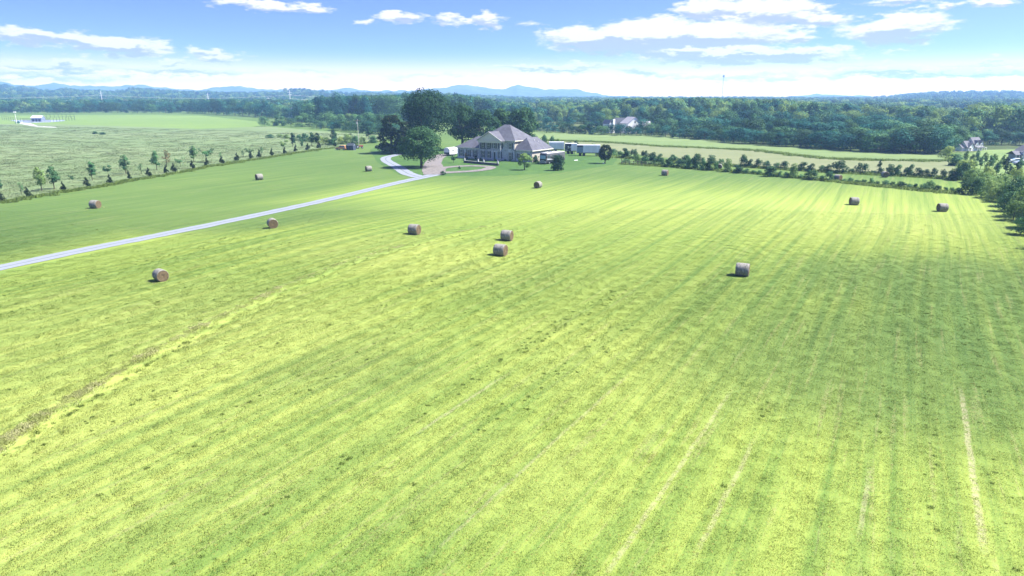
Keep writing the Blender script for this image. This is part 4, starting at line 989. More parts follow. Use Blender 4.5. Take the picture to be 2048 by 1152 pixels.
# portico
PL, PR, PY = 10.2, 19.4, -2.4; pc = (PL + PR) / 2
b = MB(); b.box(PL + .2, PY + .15, 5.55, PR - .2, -.01, 6.15); b.build('entablature', m_cream, house)
b = MB(); b.prism([(PL + .1, 6.3), (PR - .1, 6.3), (pc, 8.75)], 'y', PY + .2, PY + .34); b.build('pediment', m_cream, house)
b = MB()
for sg in (-1, 1):
    e = PL - .35 if sg < 0 else PR + .35
    b.slab([(e, PY - .25, 6.22), (pc, PY - .25, 8.98), (pc, 4.0, 8.98), (e, 4.0, 6.22)][::(1 if sg > 0 else -1)], .16)
b.build('portico_roof', m_roof, house)
b = MB()
for sg in (-1, 1):
    e = PL - .3 if sg < 0 else PR + .3
    b.add([(e, PY - .28, 6.02), (pc, PY - .28, 8.78), (pc, PY - .28, 9.02), (e, PY - .28, 6.26), (e, PY - .2, 6.02), (pc, PY - .2, 8.78), (pc, PY - .2, 9.02), (e, PY - .2, 6.26)], [(0,1,2,3),(7,6,5,4),(0,4,5,1),(3,2,6,7),(0,3,7,4)])
b.build('cornice', m_cream, house)
b = MB(); b.box(PL - .3, PY - .1, 6.16, PR + .3, PY + .17, 6.28); b.build('cornice', m_cream, house)
for u in (PL + .55, PL + 3.25, PR - 3.25, PR - .55):
    c = MB(); c.tube((u, PY + .45, .3), (u, PY + .45, 5.4), .17, .14, 12); c.box(u - .25, PY + .2, .14, u + .25, PY + .7, .3); c.box(u - .22, PY + .23, 5.4, u + .22, PY + .67, 5.55)
    c.build('column', m_ltcol, house)
b = MB(); b.box(PL, PY - .1, -.1, PR, -.01, .14); b.build('porch_floor', flat_mat('porch_concrete', (.13, .12, .125), .9), house)
b = MB(); b.box(pc - 1.2, PY - .5, -.1, pc + 1.2, PY - .101, .05); b.build('step', flat_mat('step_concrete', (.22, .21, .20), .9), house)
for u in (1.7, 4.6, 7.3): window(house, u, .75, 2.75, .85, .3)
for u in (10.7, 13.0, 17.2): window(house, u, .7, 2.7, .8, 0)
window(house, 21.3, .7, 2.7, .9, 0)
window(house, 24.4, .9, 2.5, .9, .47); window(house, 27.2, .9, 2.5, .9, .47)
for u in (10.7, 13.0): window(house, u, 3.75, 5.35, .8, 0)
for u in (15.2, 17.6): window(house, u, 3.75, 5.35, .8, 0)
window(house, 21.3, 3.75, 5.5, .9, 0)
dr_ = MB(); du = 15.3
dr_.box(du - .45, -.06, .14, du + .45, -.003, 2.5); door = dr_.build('door', m_shut, house)
b = MB(); b.box(du + .30, -.12, 1.2, du + .36, -.061, 1.35); b.build('handle', m_metal, door)
b = MB()
for x0, x1 in ((du - 1.05, du - .95), (du - .55, du - .45), (du + .45, du + .55), (du + .95, du + 1.15)): b.box(x0 - .04, -.14, .14, x1 + .02, -.004, 2.62)
b.box(du - 1.15, -.17, 2.621, du + 1.2, -.004, 3.0); b.build('door_frame', m_white, house)
for sg in (-1, 1):
    b = MB(); b.box(du + sg * .75 - .17, -.05, .3, du + sg * .75 + .17, -.003, 2.5); b.build('sidelight', m_glassl, house)
for (x, y, z) in ((24.3 + 2.1, 6.0, 6.35), (26.9, 7.5, 5.75)):
    b = MB(); b.tube((x, y, z - .8), (x, y, z + .35), .09, .09, 8); b.build('vent_pipe', m_white, house)
b = MB(); b.tube((20.6, -.12, .1), (20.6, -.12, 6.1), .05, .05, 6); b.build('downpipe', m_white, house)
# red shrub and foundation shrubs
def house_pt(u, v): return (HO[0] + u * math.cos(TH) + v * math.sin(TH), HO[1] - u * math.sin(TH) + v * math.cos(TH))
def fshrub(u, v, h, w, leaf, label, name='foundation_shrub'):
    x, y = house_pt(u, v); me = VAR['bush'][int(u) % 5]; o = link(name, me, None, (x, y, 0), (0, 0, u)); o.scale = (w * .8, w * .8, h); setmat(o, leaf); tag(o, label, 'shrub', 'shrubs along the front of the house')
fshrub(4.4, -.9, 2.1, 1.7, 'rust', 'reddish shrub against the left wing of the house')
fshrub(8.3, -.7, 1.6, 1.3, 'cedar', 'dark shrub in the corner between left wing and main block')
for i, u in enumerate((12.0, 17.8, 20.0, 21.9)):
    fshrub(u, -1.0 if u > 19.5 else -3.1, .9, 1.4, ['dark', 'dark', 'mid', 'dark'][i], ['low clipped shrub left of the porch steps', 'low clipped shrub right of the porch steps', 'low green shrub at the right corner of the portico', 'low dark shrub below the right lower window of the main block'][i])
fshrub(30.0, 1.0, 2.0, 1.8, 'cedar', 'dark shrub at the right corner of the house beside the motorhome')
# garden wall with lamp posts
a0 = np.array(G(928, 325.5)); a1 = np.array(G(997, 331.5)); d = a1 - a0; Lw = float(np.linalg.norm(d)); ang = math.atan2(d[1], d[0])
gw = empty('garden_wall', (a0[0], a0[1], 0), ang, 'low dark stone retaining wall with four small white posts before the portico', 'wall')
b = MB(); b.box(0, -.2, -.1, Lw, .2, .62); b.build('wall_body', m_stone, gw)
b = MB(); b.box(-.08, -.28, .623, Lw + .08, .28, .72); b.build('coping', flat_mat('coping_stone', (.24, .25, .24), .9, .2, var=.4), gw)
for t in (.02, .42, .58, .98):
    b = MB(); b.box(Lw * t - .18, -.18, .722, Lw * t + .18, .18, 1.3); b.tube((Lw * t, 0, 1.3), (Lw * t, 0, 1.7), .1, .04, 8); b.build('post', m_ltcol, gw)

# ------------------------------------------------------------------ vehicles
def wheel(parent, x, y, r=.34, w=.24, side=1):
    b = MB(); b.tube((x, y - w / 2, r), (x, y + w / 2, r), r, r, 20); t = b.build('wheel', m_rub, parent)
    b = MB(); b.tube((x, y + side * w / 2, r), (x, y + side * (w / 2 + .02), r), r * .6, r * .55, 14); b.build('rim', m_metal, t)
def car(px, by, deg, body, label, suv=True, L=4.6, ladder=False):
    x, y = G(px, by); root = empty('parked_car', (x, y, 0), R(deg), label, 'car')
    h = 1.72 if suv else 1.42; w = .9
    lower = [(-L/2, .38), (-L/2 - .02, .95), (-L/2 + .1, 1.02), (L/2 - 1.25, 1.0), (L/2 - .15, .86), (L/2, .62), (L/2 - .03, .36)]
    prof = [(-L/2 + .12, 1.0), (-L/2 + .45 if suv else -L/2 + 1.0, h), (L/2 - 2.0, h + .01), (L/2 - 1.2, 1.0)]
    bd = MB(); bd.prism(lower, 'y', -w, w); body_o = bd.build('body', body, root, bevel=.07)
    cb = MB(); n = len(prof)
    v = [(p[0], -w * (.96 if p[1] < 1.1 else .78), p[1]) for p in prof] + [(p[0], w * (.96 if p[1] < 1.1 else .78), p[1]) for p in prof]
    cb.add(v, [tuple(range(n - 1, -1, -1)), tuple(range(n, 2 * n))] + [(i, (i + 1) % n, (i + 1) % n + n, i + n) for i in range(n)])
    cb.build('cabin', body, root, bevel=.05)
    g = MB()
    for sg in (-1, 1):
        k = .8
        pts = []
        for (a, bb) in ((0, 1), (3, 2)):
            pass
        A = np.array([(p[0], sg * (w * (.96 if p[1] < 1.1 else .78) + .012), p[1]) for p in prof]); c = A.mean(0); c[1] = 0
        Q = A.copy(); Q[:, 0] = c[0] + (A[:, 0] - c[0]) * .86; Q[:, 2] = c[2] + (A[:, 2] - c[2]) * .72; Q[:, 1] = A[:, 1].mean() + (A[:, 1] - A[:, 1].mean()) * .8 + sg * .004
        g.add([tuple(q) for q in Q], [(0,1,2,3) if sg > 0 else (3,2,1,0)])
    g.build('side_window', m_glass, root)
    a, b_ = prof[3], prof[2]; ws = MB()
    f = lambda t: (a[0] + (b_[0] - a[0]) * t + .02, a[1] + (b_[1] - a[1]) * t + .012)
    p0, p1 = f(.14), f(.88); ws.add([(p0[0], -.74, p0[1]), (p0[0], .74, p0[1]), (p1[0], .66, p1[1]), (p1[0], -.66, p1[1])], [(0,1,2,3)]); ws.build('windscreen', m_glassl, root)
    for sx in (-L/2 + .85, L/2 - .9):
        for sg in (-1, 1): wheel(root, sx, sg * (w - .1), .35, .24, sg)
    for sg in (-1, 1):
        b = MB(); b.box(L/2 - .1, sg * .68 - .14, .66, L/2 + .01, sg * .68 + .14, .80); b.build('headlight', m_white, root)
        b = MB(); b.box(-L/2 - .035, sg * .72 - .1, .72, -L/2 + .03, sg * .72 + .1, .92); b.build('tail_light', flat_mat('red_lens', (.25, .01, .01), .3), root)
    b = MB(); b.box(L/2 - .06, -.82, .36, L/2 + .06, .82, .55); b.build('bumper', m_metal, root)
    return root
m_blue = flat_mat('dark_blue_paint', (.018, .022, .075), .25, .6, var=.15, scale=1)
m_orange = flat_mat('faded_tan_paint', (.46, .23, .10), .5, .4, var=.3, scale=1.5)
car(776, 303, -18, m_blue, 'dark blue estate car parked under the spreading cedar')
car(683, 300, 165, m_orange, 'faded orange tan car parked left of the dark shed', suv=True, L=4.4)
# tractor behind the shed
x, y = G(718, 297); tr = empty('red_tractor', (x, y, 0), R(20), 'small red tractor between the dark shed and the utility pole', 'tractor')
m_red = flat_mat('red_paint', (.30, .06, .05), .5, .4, var=.3)
b = MB(); b.box(.0, -.32, .7, 1.6, .32, 1.25); b.build('bonnet', m_red, tr, bevel=.05)
b = MB(); b.box(-.9, -.5, .8, -.1, .5, 1.1); b.box(-.95, -.62, 1.1, -.2, .62, 1.18); b.box(-.75, -.22, 1.18, -.3, .22, 1.3); b.box(-.85, -.22, 1.3, -.75, .22, 1.7); b.build('seat', m_black, tr)
for sg in (-1, 1): wheel(tr, -.6, sg * .75, .62, .35, sg); wheel(tr, 1.2, sg * .5, .36, .2, sg)
b = MB(); b.tube((0.1, 0, 1.25), (-.15, 0, 1.6), .03, .03, 6); b.tube((-.14, -.2, 1.6), (-.14, .2, 1.6), .03, .03, 6); b.build('steering_wheel', m_black, tr)
# shed
x, y = G(703, 300); sh = empty('garden_shed', (x, y, 0), R(-16), 'small dark blue grey garden shed with gable roof at the end of the tree row', 'shed')
m_shed = flat_mat('blue_grey_board', (.045, .060, .095), .8, .2, var=.35, scale=5, streak=True)
b = MB(); b.box(-1.35, -1.1, -.1, 1.35, 1.1, 1.75); b.build('wall', m_shed, sh)
for k in range(9):
    b = MB(); b.box(-1.33 + k * .3, -1.135, .02, -1.33 + k * .3 + .26, -1.103, 1.73); b.build('board', m_shed, sh)
b = MB(); b.prism([(-1.1, 1.752), (1.1, 1.752), (0, 2.45)], 'x', -1.33, 1.33); b.build('gable', flat_mat('gable_board', (.16, .20, .25), .8), sh)
b = MB(); b.slab([(-1.5, -1.35, 1.68), (1.5, -1.35, 1.68), (1.5, 0, 2.56), (-1.5, 0, 2.56)], .07); b.slab([(-1.5, 0.001, 2.56), (1.5, 0.001, 2.56), (1.5, 1.35, 1.68), (-1.5, 1.35, 1.68)], .07); b.build('roof', flat_mat('shed_shingle', (.035, .045, .055), .9), sh)
b = MB(); b.box(-.35, -1.17, .02, .45, -1.137, 1.6); dd = b.build('door', m_black, sh)
b = MB(); b.box(.32, -1.2, .8, .37, -1.171, .9); b.build('handle', m_metal, dd)
# motorhome
x, y = G(1086, 328.5)
def rvx(name_, px, by): pass
rv = empty('motorhome', (x, y, 0), R(-127), 'large black and white motorhome parked at the right end of the house', 'motorhome')
# local x points to the front of the vehicle
m_rvw = flat_mat('white_panel', (.62, .62, .63), .35, .5, var=.08, scale=1)
m_swoosh = flat_mat('silver_stripe', (.36, .38, .42), .3, .5, var=.2)
b = MB(); b.prism([(0, .5), (-10.2, .5), (-10.2, 3.15), (-.45, 3.2), (-.1, 2.9), (.05, 1.5)], 'y', -1.25, 1.25); b.build('body', flat_mat('charcoal_panel', (.10, .10, .11), .3, .5, var=.15), rv, bevel=.1)
b = MB(); b.box(-10.15, -1.2, 3.16, -.5, 1.2, 3.26); b.build('roof', m_rvw, rv)
b = MB(); b.prism([(.03, .48), (.11, 1.5), (-.03, 2.93), (-.4, 3.24), (-.42, 3.1), (-.2, .48)], 'y', -1.2, 1.2); b.build('front_panel', m_black, rv, bevel=.03)
b = MB(); b.add([(.135, -1.02, 1.55), (.135, 1.02, 1.55), (.045, .98, 2.6), (.045, -.98, 2.6)], [(0,1,2,3)]); b.build('windscreen', m_glassl, rv)
for sg in (-1, 1):
    b = MB(); b.box(-9.9, sg * 1.262 - .008, .55, -.3, sg * 1.262 + .008, 1.25); b.build('skirt', m_black, rv)
    b = MB(); y_ = sg * 1.275; b.add([(-9.6, y_, 1.25), (-6.5, y_, 1.25), (-3.2, y_, 2.55), (-5.2, y_, 2.55)], [(0,1,2,3)]); b.add([(-6.1, y_, 1.25), (-3.9, y_, 1.25), (-1.2, y_, 2.2), (-2.6, y_, 2.2)], [(0,1,2,3)]); b.build('stripe', m_black, rv)
    b = MB(); b.add([(-3.6, y_ * 1.003, 1.25), (-.4, y_ * 1.003, 1.25), (-.3, y_ * 1.003, 1.7), (-1.6, y_ * 1.003, 1.6)], [(0,1,2,3)]); b.build('stripe', m_swoosh, rv)
    b = MB(); b.box(-1.7, sg * 1.268 - .01, 1.75, -.5, sg * 1.268 + .01, 2.6); b.build('side_window', m_glass, rv)
    for x0 in (-4.4, -7.2): b = MB(); b.box(x0, sg * 1.268 - .012, 2.05, x0 + 1.3, sg * 1.268 + .012, 2.6); b.build('side_window', m_glass, rv)
    b = MB(); b.box(.06, sg * .85 - .2, .78, .16, sg * .85 + .2, .98); b.build('headlight', m_white, rv)
    wheel(rv, -1.6, sg * 1.08, .48, .3, sg); wheel(rv, -7.6, sg * 1.08, .48, .3, sg)
    b = MB(); b.tube((-.1, sg * 1.2, 2.4), (.25, sg * 1.45, 2.3), .03, .03, 6); b.box(.18, sg * 1.45 - .1, 1.9, .3, sg * 1.45 + .1, 2.35); b.build('mirror', m_black, rv)
b = MB(); b.box(.1, -1.15, .42, .26, 1.15, .68); b.build('bumper', m_metal, rv, bevel=.03)
b = MB(); b.box(.1, -.55, .8, .15, .55, 1.2); b.build('grille', m_metal, rv)
for x0 in (-1.9, -5.5): b = MB(); b.box(x0 - .5, -.38, 3.15, x0 + .5, .38, 3.5); b.build('air_conditioner', m_white, rv, bevel=.08)
b = MB(); b.box(-8.8, -.3, 3.14, -8.3, .3, 3.3); b.build('roof_vent', m_white, rv)
# semi trailers
def semitrailer(pxl, pxr, by_l, by_r, hpx, label, door=None, dark=0.0):
    p0 = np.array(G(pxl, by_l)); p1 = np.array(G(pxr, by_r)); d = p1 - p0; L = float(np.linalg.norm(d)); a = math.atan2(d[1], d[0])
    root = empty('box_trailer', (p0[0], p0[1], 0), a, label, 'trailer')
    z0, z1 = 1.15, 1.15 + 2.55
    m = flat_mat('white_aluminium', (.66, .67, .69), .4, .5, var=.15, scale=1.2, streak=True)
    b = MB(); b.box(0, 0, z0, L, 2.5, z1); b.build('box', m, root, bevel=.04)
    k = int(L / .45)
    b = MB()
    for i in range(1, k): b.box(i * L / k - .02, -.02, z0 + .15, i * L / k + .02, -.001, z1 - .15)
    tag(b.build('ribs', m, root), kind='stuff')
    b = MB(); b.box(0, .5, z0 - .25, L, 2.0, z0 - .003); b.build('chassis', m_black, root)
    for i in (0, 1):
        for sg in (0, 1):
            b = MB(); xx = 1.2 + i * 1.25; b.tube((xx, .12 + sg * 1.9, .5), (xx, .45 + sg * 1.9, .5), .5, .5, 18); w_ = b.build('wheel', m_rub, root)
    for sg in (.3, 2.1): b = MB(); b.box(L * .80, sg, 0, L * .80 + .12, sg + .12, z0 - .25); b.build('landing_leg', m_metal, root)
    if door is not None:
        b = MB(); b.box(L * door[0], -.035, z0 + .05, L * door[1], -.022, z1 - .08); b.build('side_panel', flat_mat('blue_grey_panel', (.15, .22, .28), .5), root)
        b = MB(); b.box(L * door[0], -.05, z1 - .7, L * door[1], -.036, z1 - .08); b.build('header_panel', m_shut, root)
    if dark:
        b = MB(); b.box(L * .0, -.035, z0 + .02, L * dark, -.022, z1 - .02); b.build('dark_panel', m_shut, root)
        b = MB(); rr = random.Random(2)
        for i in range(14):
            xx = rr.uniform(.02, dark - .03) * L; zz = z0 + rr.uniform(.1, 1.4); b.add([(xx, -.05, zz), (xx + .18, -.05, zz + rr.uniform(-.1, .3)), (xx + .30, -.05, zz + rr.uniform(.1, .4)), (xx + .08, -.05, zz + .3)], [(0,1,2,3)])
        tag(b.build('painted_pattern', m_white, root), kind='stuff')
    return root
semitrailer(1153, 1200, 312, 312.5, 20, 'white box trailer with a blue grey side panel, right one behind the motorhome', door=(.02, .27))
semitrailer(1130, 1154, 308.5, 308.5, 20, 'white box trailer with a dark patterned end, middle one behind the motorhome', dark=.5)
semitrailer(1098, 1128, 305, 305, 20, 'plain white box trailer, left one behind the house and motorhome')
# white horse trailer left of the house
x, y = G(902, 311); ht = empty('horse_trailer', (x, y, 0), R(62), 'white enclosed trailer with rounded roof parked left of the house', 'trailer')
b = MB(); prof = [(-1.15, .55), (1.15, .55), (1.2, 2.2), (.9, 2.62), (.4, 2.78), (-.4, 2.78), (-.9, 2.62), (-1.2, 2.2)]; b.prism(prof, 'x', -2.6, 2.6); b.build('box', m_rvw, ht, bevel=.06)
b = MB(); b.box(-2.64, -1.05, .6, -2.605, 1.05, 1.25); b.build('tailgate', m_shut, ht)
b = MB(); b.box(-1.6, -1.2, .4, 1.4, 1.2, .548); b.build('chassis', m_black, ht)
for sg in (-1, 1):
    wheel(ht, -.4, sg * 1.1, .36, .22, sg); wheel(ht, .45, sg * 1.1, .36, .22, sg)
    b = MB(); b.box(-1.0, sg * 1.215 - .01, 1.75, .2, sg * 1.215 + .01, 2.1); b.build('side_window', m_glass, ht)
b = MB(); b.tube((2.6, -.6, .5), (3.9, 0, .5), .05, .05, 6); b.tube((2.6, .6, .5), (3.9, 0, .5), .05, .05, 6); b.build('drawbar', m_black, ht)
x, y = G(1152, 321); wb = empty('white_plank', (x, y, 0.0), R(40), 'small white plank lying on the grass in front of the trailers', 'plank')
b = MB(); b.prism([(-.12, 0), (.12, 0), (.12, .16), (-.12, .1)], 'x', -.8, .8); b.build('board', m_white, wb)
x, y = G(1207, 327.5); st_ = empty('white_stone', (x, y, 0), 0, 'white stone at the foot of the round clipped tree', 'stone')
b = MB(); b.tube((0, 0, -.05), (0, 0, .28), .28, .16, 9); b.build('stone_body', m_white, st_, smooth=True)

# ------------------------------------------------------------------ poles and towers
def pole(name, px, by, ty, label, cat, arm=True, Y=None, r=.14, mat=None, col=None):
    if Y is None: x, y = G(px, by)
    else: x, y, _ = at_y(px, by, Y)
    h = at_y(px, ty, y)[2]; root = empty(name, (x, y, 0), .3, label, cat)
    b = MB(); b.tube((0, 0, -.3), (0, 0, h), r, r * .65, 10); b.build('pole', mat or m_wood, root)
    return root, h, x, y
root, h, x, y = pole('utility_pole', 718, 297, 238, 'wooden utility pole with transformer beside the dark shed', 'pole', mat=flat_mat('pole_wood', (.42, .42, .38), .8, var=.3, streak=True))
b = MB(); b.box(-1.1, -.2, h - .7, 1.1, -.08, h - .55); b.build('crossarm', m_wood, root)
b = MB(); b.tube((-.35, -.1, h - 1.9), (-.35, -.1, h - 1.0), .24, .24, 12); b.build('transformer', m_metal, root)
for i, (px, by, ty, Y_) in enumerate([(205, 208, 182, 1000), (417, 205, 186, 1150), (581, 208, 181, 1000), (537, 206, 194, 1250)]):
    root, h, x, y = pole('transmission_pole', px, by, ty, ['pale transmission pole rising over the left end of the tree line', 'thin distant transmission pole above the middle of the tree line', 'pale transmission pole above the far grey roofed house', 'shortest distant transmission pole between the two pale ones at left'][i], 'pole', Y=Y_, r=.55, mat=m_white)
    b = MB(); b.box(-3, -.2, h - 3, 3, .2, h - 2.6); b.box(-2.5, -.2, h - 6, 2.5, .2, h - 5.6); b.build('crossarm', m_white, root)
# three power lines between the transmission poles
ends = [at_y(-300, 190, 1000), at_y(205, 190, 1000), at_y(581, 190, 1000), at_y(900, 190, 1040)]
for k, (dz, lab) in enumerate(((19, 'top'), (14, 'middle'), (9, 'lowest'))):
    b = MB()
    for i in range(3):
        p, q = np.array(ends[i]), np.array(ends[i + 1]); p[2] = q[2] = dz + 1
        prev = None
        for j in range(13):
            t = j / 12; c = p * (1 - t) + q * t; c[2] -= 4.5 * 4 * t * (1 - t)
            if prev is not None: b.tube(prev, c, .09, .09, 4)
            prev = c
    o = b.build('power_line', m_white); tag(o, f'{lab} of the thin power lines crossing in front of the blue woods at left', 'power line', 'power lines')
# radio mast
x, y, _ = at_y(1444, 195, 2600); hm_ = at_y(1447, 151, 2600)[2]
root = empty('radio_mast', (x, y, 0), .2, 'thin tall radio mast rising above the right wood', 'mast')
b = MB()
for a in range(3):
    t = a * 2.094; b.tube((math.cos(t) * 1.3, math.sin(t) * 1.3, 0), (math.cos(t) * 1.0, math.sin(t) * 1.0, hm_), .28, .22, 5)
for i in range(int(hm_ / 4)):
    for a in range(3):
        t0, t1 = a * 2.094, (a + 1) * 2.094; b.tube((math.cos(t0) * 1.2, math.sin(t0) * 1.2, i * 4), (math.cos(t1) * 1.2, math.sin(t1) * 1.2, i * 4 + 4), .14, .14, 4)
b.build('lattice', m_metal, root)
b = MB(); b.tube((0, 0, hm_ - 6), (0, 0, hm_ + 1), 3.4, 3.0, 10); b.build('antenna', m_shut, root)

# ------------------------------------------------------------------ other houses
def gable(b, x0, x1, y0, y1, ze, zr, ax, t=.15, o=.3, mi=0):
    if ax == 'x':
        ym = (y0 + y1) / 2; s = (zr - ze) / (ym - y0)
        b.slab([(x0 - o, y0 - o, ze - s * o), (x1 + o, y0 - o, ze - s * o), (x1 + o, ym, zr), (x0 - o, ym, zr)], t, mi)
        b.slab([(x0 - o, ym, zr), (x1 + o, ym, zr), (x1 + o, y1 + o, ze - s * o), (x0 - o, y1 + o, ze - s * o)], t, mi)
    else:
        xm = (x0 + x1) / 2; s = (zr - ze) / (xm - x0)
        b.slab([(x0 - o, y0 - o, ze - s * o), (xm, y0 - o, zr), (xm, y1 + o, zr), (x0 - o, y1 + o, ze - s * o)][::-1], t, mi)
        b.slab([(xm, y0 - o, zr), (x1 + o, y0 - o, ze - s * o), (x1 + o, y1 + o, ze - s * o), (xm, y1 + o, zr)][::-1], t, mi)
def gwall(b, x0, x1, y0, y1, ze, zr, ax):
    b.box(x0, y0, -.2, x1, y1, ze)
    if ax == 'x': b.prism([(y0, ze + .001), (y1, ze + .001), ((y0 + y1) / 2, zr - .12)], 'x', x0, x1)
    else: b.prism([(x0, ze + .001), (x1, ze + .001), ((x0 + x1) / 2, zr - .12)], 'y', y0, y1)
m_gr = flat_mat('grey_shingle', (.13, .13, .15), .9, .2, var=.25, scale=2)
m_sid = flat_mat('white_siding', (.82, .81, .78), .6, .3, var=.06, scale=2)
# white gabled farmhouse at right: real width from pixels 1925..1994 at y 304
p0 = G(1931, 303); p1 = G(1999, 305); sc_ = (p1[0] - p0[0]) / 18.6
wh = empty('white_house', (p0[0], p0[1], 0), .42, 'white farmhouse with three front gables and grey roofs at the right wood edge', 'house')
S = sc_
def sb(f):
    return f
b = MB(); b.box(0, 1.5, -.2, 3.4*S, 8*S, 2.8*S); b.build('garage_wall', m_sid, wh)
b = MB(); gable(b, 0, 3.4*S, 1.5, 8*S, 2.8*S, 5.0*S, 'x'); b.build('garage_roof', m_gr, wh)
b = MB(); gwall(b, 3.4*S, 10.6*S, .8, 8*S, 3.4*S, 7.2*S, 'x'); b.build('left_wing_wall', m_sid, wh)
b = MB(); gable(b, 3.4*S, 10.7*S, .8, 8*S, 3.4*S, 7.2*S, 'x'); b.build('left_wing_roof', m_gr, wh)
b = MB(); gwall(b, 10.6*S, 19.5*S, .8, 8*S, 5.6*S, 9.6*S, 'x'); b.build('wall', m_sid, wh)
b = MB(); gable(b, 10.6*S, 19.5*S, .8, 8*S, 5.6*S, 9.6*S, 'x'); b.build('roof', m_gr, wh)
for (x0, x1, ze, zr) in ((3.6, 9.9, 2.9, 6.1), (10.8, 14.3, 5.4, 7.7), (15.9, 19.3, 5.3, 7.6)):
    g = MB(); gwall(g, x0*S, x1*S, 0.2, 3.6*S, ze*S, zr*S, 'y'); g.build('gable_wall', m_sid, wh)
    g = MB(); gable(g, x0*S, x1*S, 0.2, 4.4*S, ze*S, zr*S, 'y', o=.22); g.build('gable_roof', m_gr, wh)
    u = (x0 + x1) / 2 * S; zz = (ze + .55) * S if x0 < 5 else (ze + .35) * S
    window(wh, u, zz, zz + .8*S, .5*S, .2, shut=False)
for (u, z, w, h_) in ((12.0, 3.4, .95, 1.3), (13.1, 3.4, .95, 1.3), (17.0, 3.4, .95, 1.3), (18.1, 3.4, .95, 1.3), (5.4, .4, 2.4, 2.1), (8.8, .8, .8, 1.2), (12.5, .6, 1.8, 1.6), (17.6, .5, 2.2, 1.7)):
    window(wh, u*S, z*S, (z + h_)*S, w*S, .2, shut=False)
b = MB(); b.slab([(10.7*S, -1.4*S, 2.6*S), (19.6*S, -1.4*S, 2.6*S), (19.6*S, .19, 3.1*S), (10.7*S, .19, 3.1*S)], .15); b.build('porch_roof', m_gr, wh)
b = MB(); b.slab([(19.55*S, -1.0*S, 2.5*S), (21.8*S, -1.0*S, 2.3*S), (21.8*S, 4*S, 2.3*S), (19.55*S, 4*S, 3.4*S)], .15); b.build('side_porch_roof', m_sid, wh)
for u in (11.0, 14.2, 16.2, 19.2, 21.5): b = MB(); b.box(u*S, -1.2*S, -.2, (u+.22)*S, -1.0*S, 2.4*S if u < 20 else 2.15*S); b.build('post', m_white, wh)
ar = MB()
for i in range(14):
    t0, t1 = math.pi * i / 14, math.pi * (i + 1) / 14
    ar.tube((14.9*S + 1.1*S*math.cos(t0), -.2*S, 2.2*S + 1.1*S*math.sin(t0)), (14.9*S + 1.1*S*math.cos(t1), -.2*S, 2.2*S + 1.1*S*math.sin(t1)), .16*S, .16*S, 5)
ar.build('entrance_arch', m_white, wh)
# neighbour house at right edge
p0 = G(2030, 322); nb = empty('grey_roofed_house', (p0[0], p0[1], 0), -.1, 'pale house with grey roof and open porch cut off by the right edge', 'house'); nb.scale = (.62, .62, .62)
b = MB(); gwall(b, 3.2, 11, 0, 8, 4.6, 7.6, 'y'); b.build('wall', m_sid, nb)
b = MB(); gable(b, 3.2, 11, 0, 8, 4.6, 7.6, 'y'); b.build('roof', m_gr, nb)
b = MB(); b.box(.3, 1.2, -.2, 3.197, 7, 3.0); b.build('porch_wall', flat_mat('shaded_siding', (.22, .24, .27), .8), nb)
b = MB(); b.slab([(-.5, -.6, 3.0), (3.18, -.6, 3.0), (3.18, 4, 4.8), (-.2, 4, 4.8)], .15); b.slab([(-.2, 4.001, 4.8), (3.18, 4.001, 4.8), (3.18, 8.2, 3.0), (-.5, 8.2, 3.0)], .15); b.build('porch_roof', m_gr, nb)
for u in (-.2, 1.4, 2.9): b = MB(); b.box(u, -.4, -.2, u + .18, -.22, 2.85); b.build('post', m_white, nb)
window(nb, 5.2, 1, 2.6, 1.1, 0, shut=False); window(nb, 8.4, 1, 2.6, 1.1, 0, shut=False)
b = MB(); b.box(3.6, -.7, -.2, 5.0, -.01, 9.0); b.build('chimney', m_sid, nb)
# parked pale cars beside it
for i, (px, by) in enumerate(((2030, 326), (2042, 330))): car(px, by, 170 + i * 8, m_rvw if i == 0 else m_metal, ['white car on the pale yard before the right edge house', 'silver car nearest the camera in the right edge yard'][i], suv=False, L=4.3)
# roofs showing out of the right wood
def small_house(px, by, Y_, w, dpt, he, hr, ax, rz, name, label, wm=m_sid, rm=m_gr, extra=False):
    x, y, _ = at_y(px, by, Y_); r_ = empty(name, (x, y, 0), rz, label, 'house')
    b = MB(); gwall(b, -w/2, w/2, 0, dpt, he, hr, ax); b.build('wall', wm, r_)
    b = MB(); gable(b, -w/2, w/2, 0, dpt, he, hr, ax); b.build('roof', rm, r_)
    for u in (-w*.28, w*.28): window(r_, u, he * .35, he * .35 + 1.6, 1.1, 0, shut=False)
    if ax == 'y': window(r_, 0, he + .1, he + 1.1, .9, 0, shut=False)
    if extra: b = MB(); b.box(w*.3, -.7, 0, w*.3 + 1.2, -.01, hr + .4); b.build('chimney', wm, r_)
    return r_
m_pale_roof = flat_mat('pale_shingle', (.30, .29, .31), .9, var=.2)
HY = G(1265, lerp_prof(RB, 1265))[1] + 20
small_house(1269, 270, HY, 9.0, 8, 5.4, 8.6, 'y', .36, 'white_gabled_house', 'white gabled house half hidden by trees, right one of three below the right wood', rm=m_pale_roof)
small_house(1288, 272, HY + 4, 6, 6, 4.2, 6.2, 'x', -.1, 'garden_outbuilding', 'low cream outbuilding attached right of the half hidden white gabled house', wm=m_cream, rm=m_pale_roof)
small_house(1243, 268, HY + 10, 6, 7, 5.0, 7.8, 'x', .1, 'hidden_house', 'grey roofed house between trees, middle one of three below the right wood', rm=flat_mat('dark_slate', (.05, .055, .07), .9))
small_house(1222, 268, HY + 2, 2.4, 6, 5.4, 7.0, 'y', .5, 'chimney_house', 'white house with tall chimney, left one of three below the right wood', extra=True)
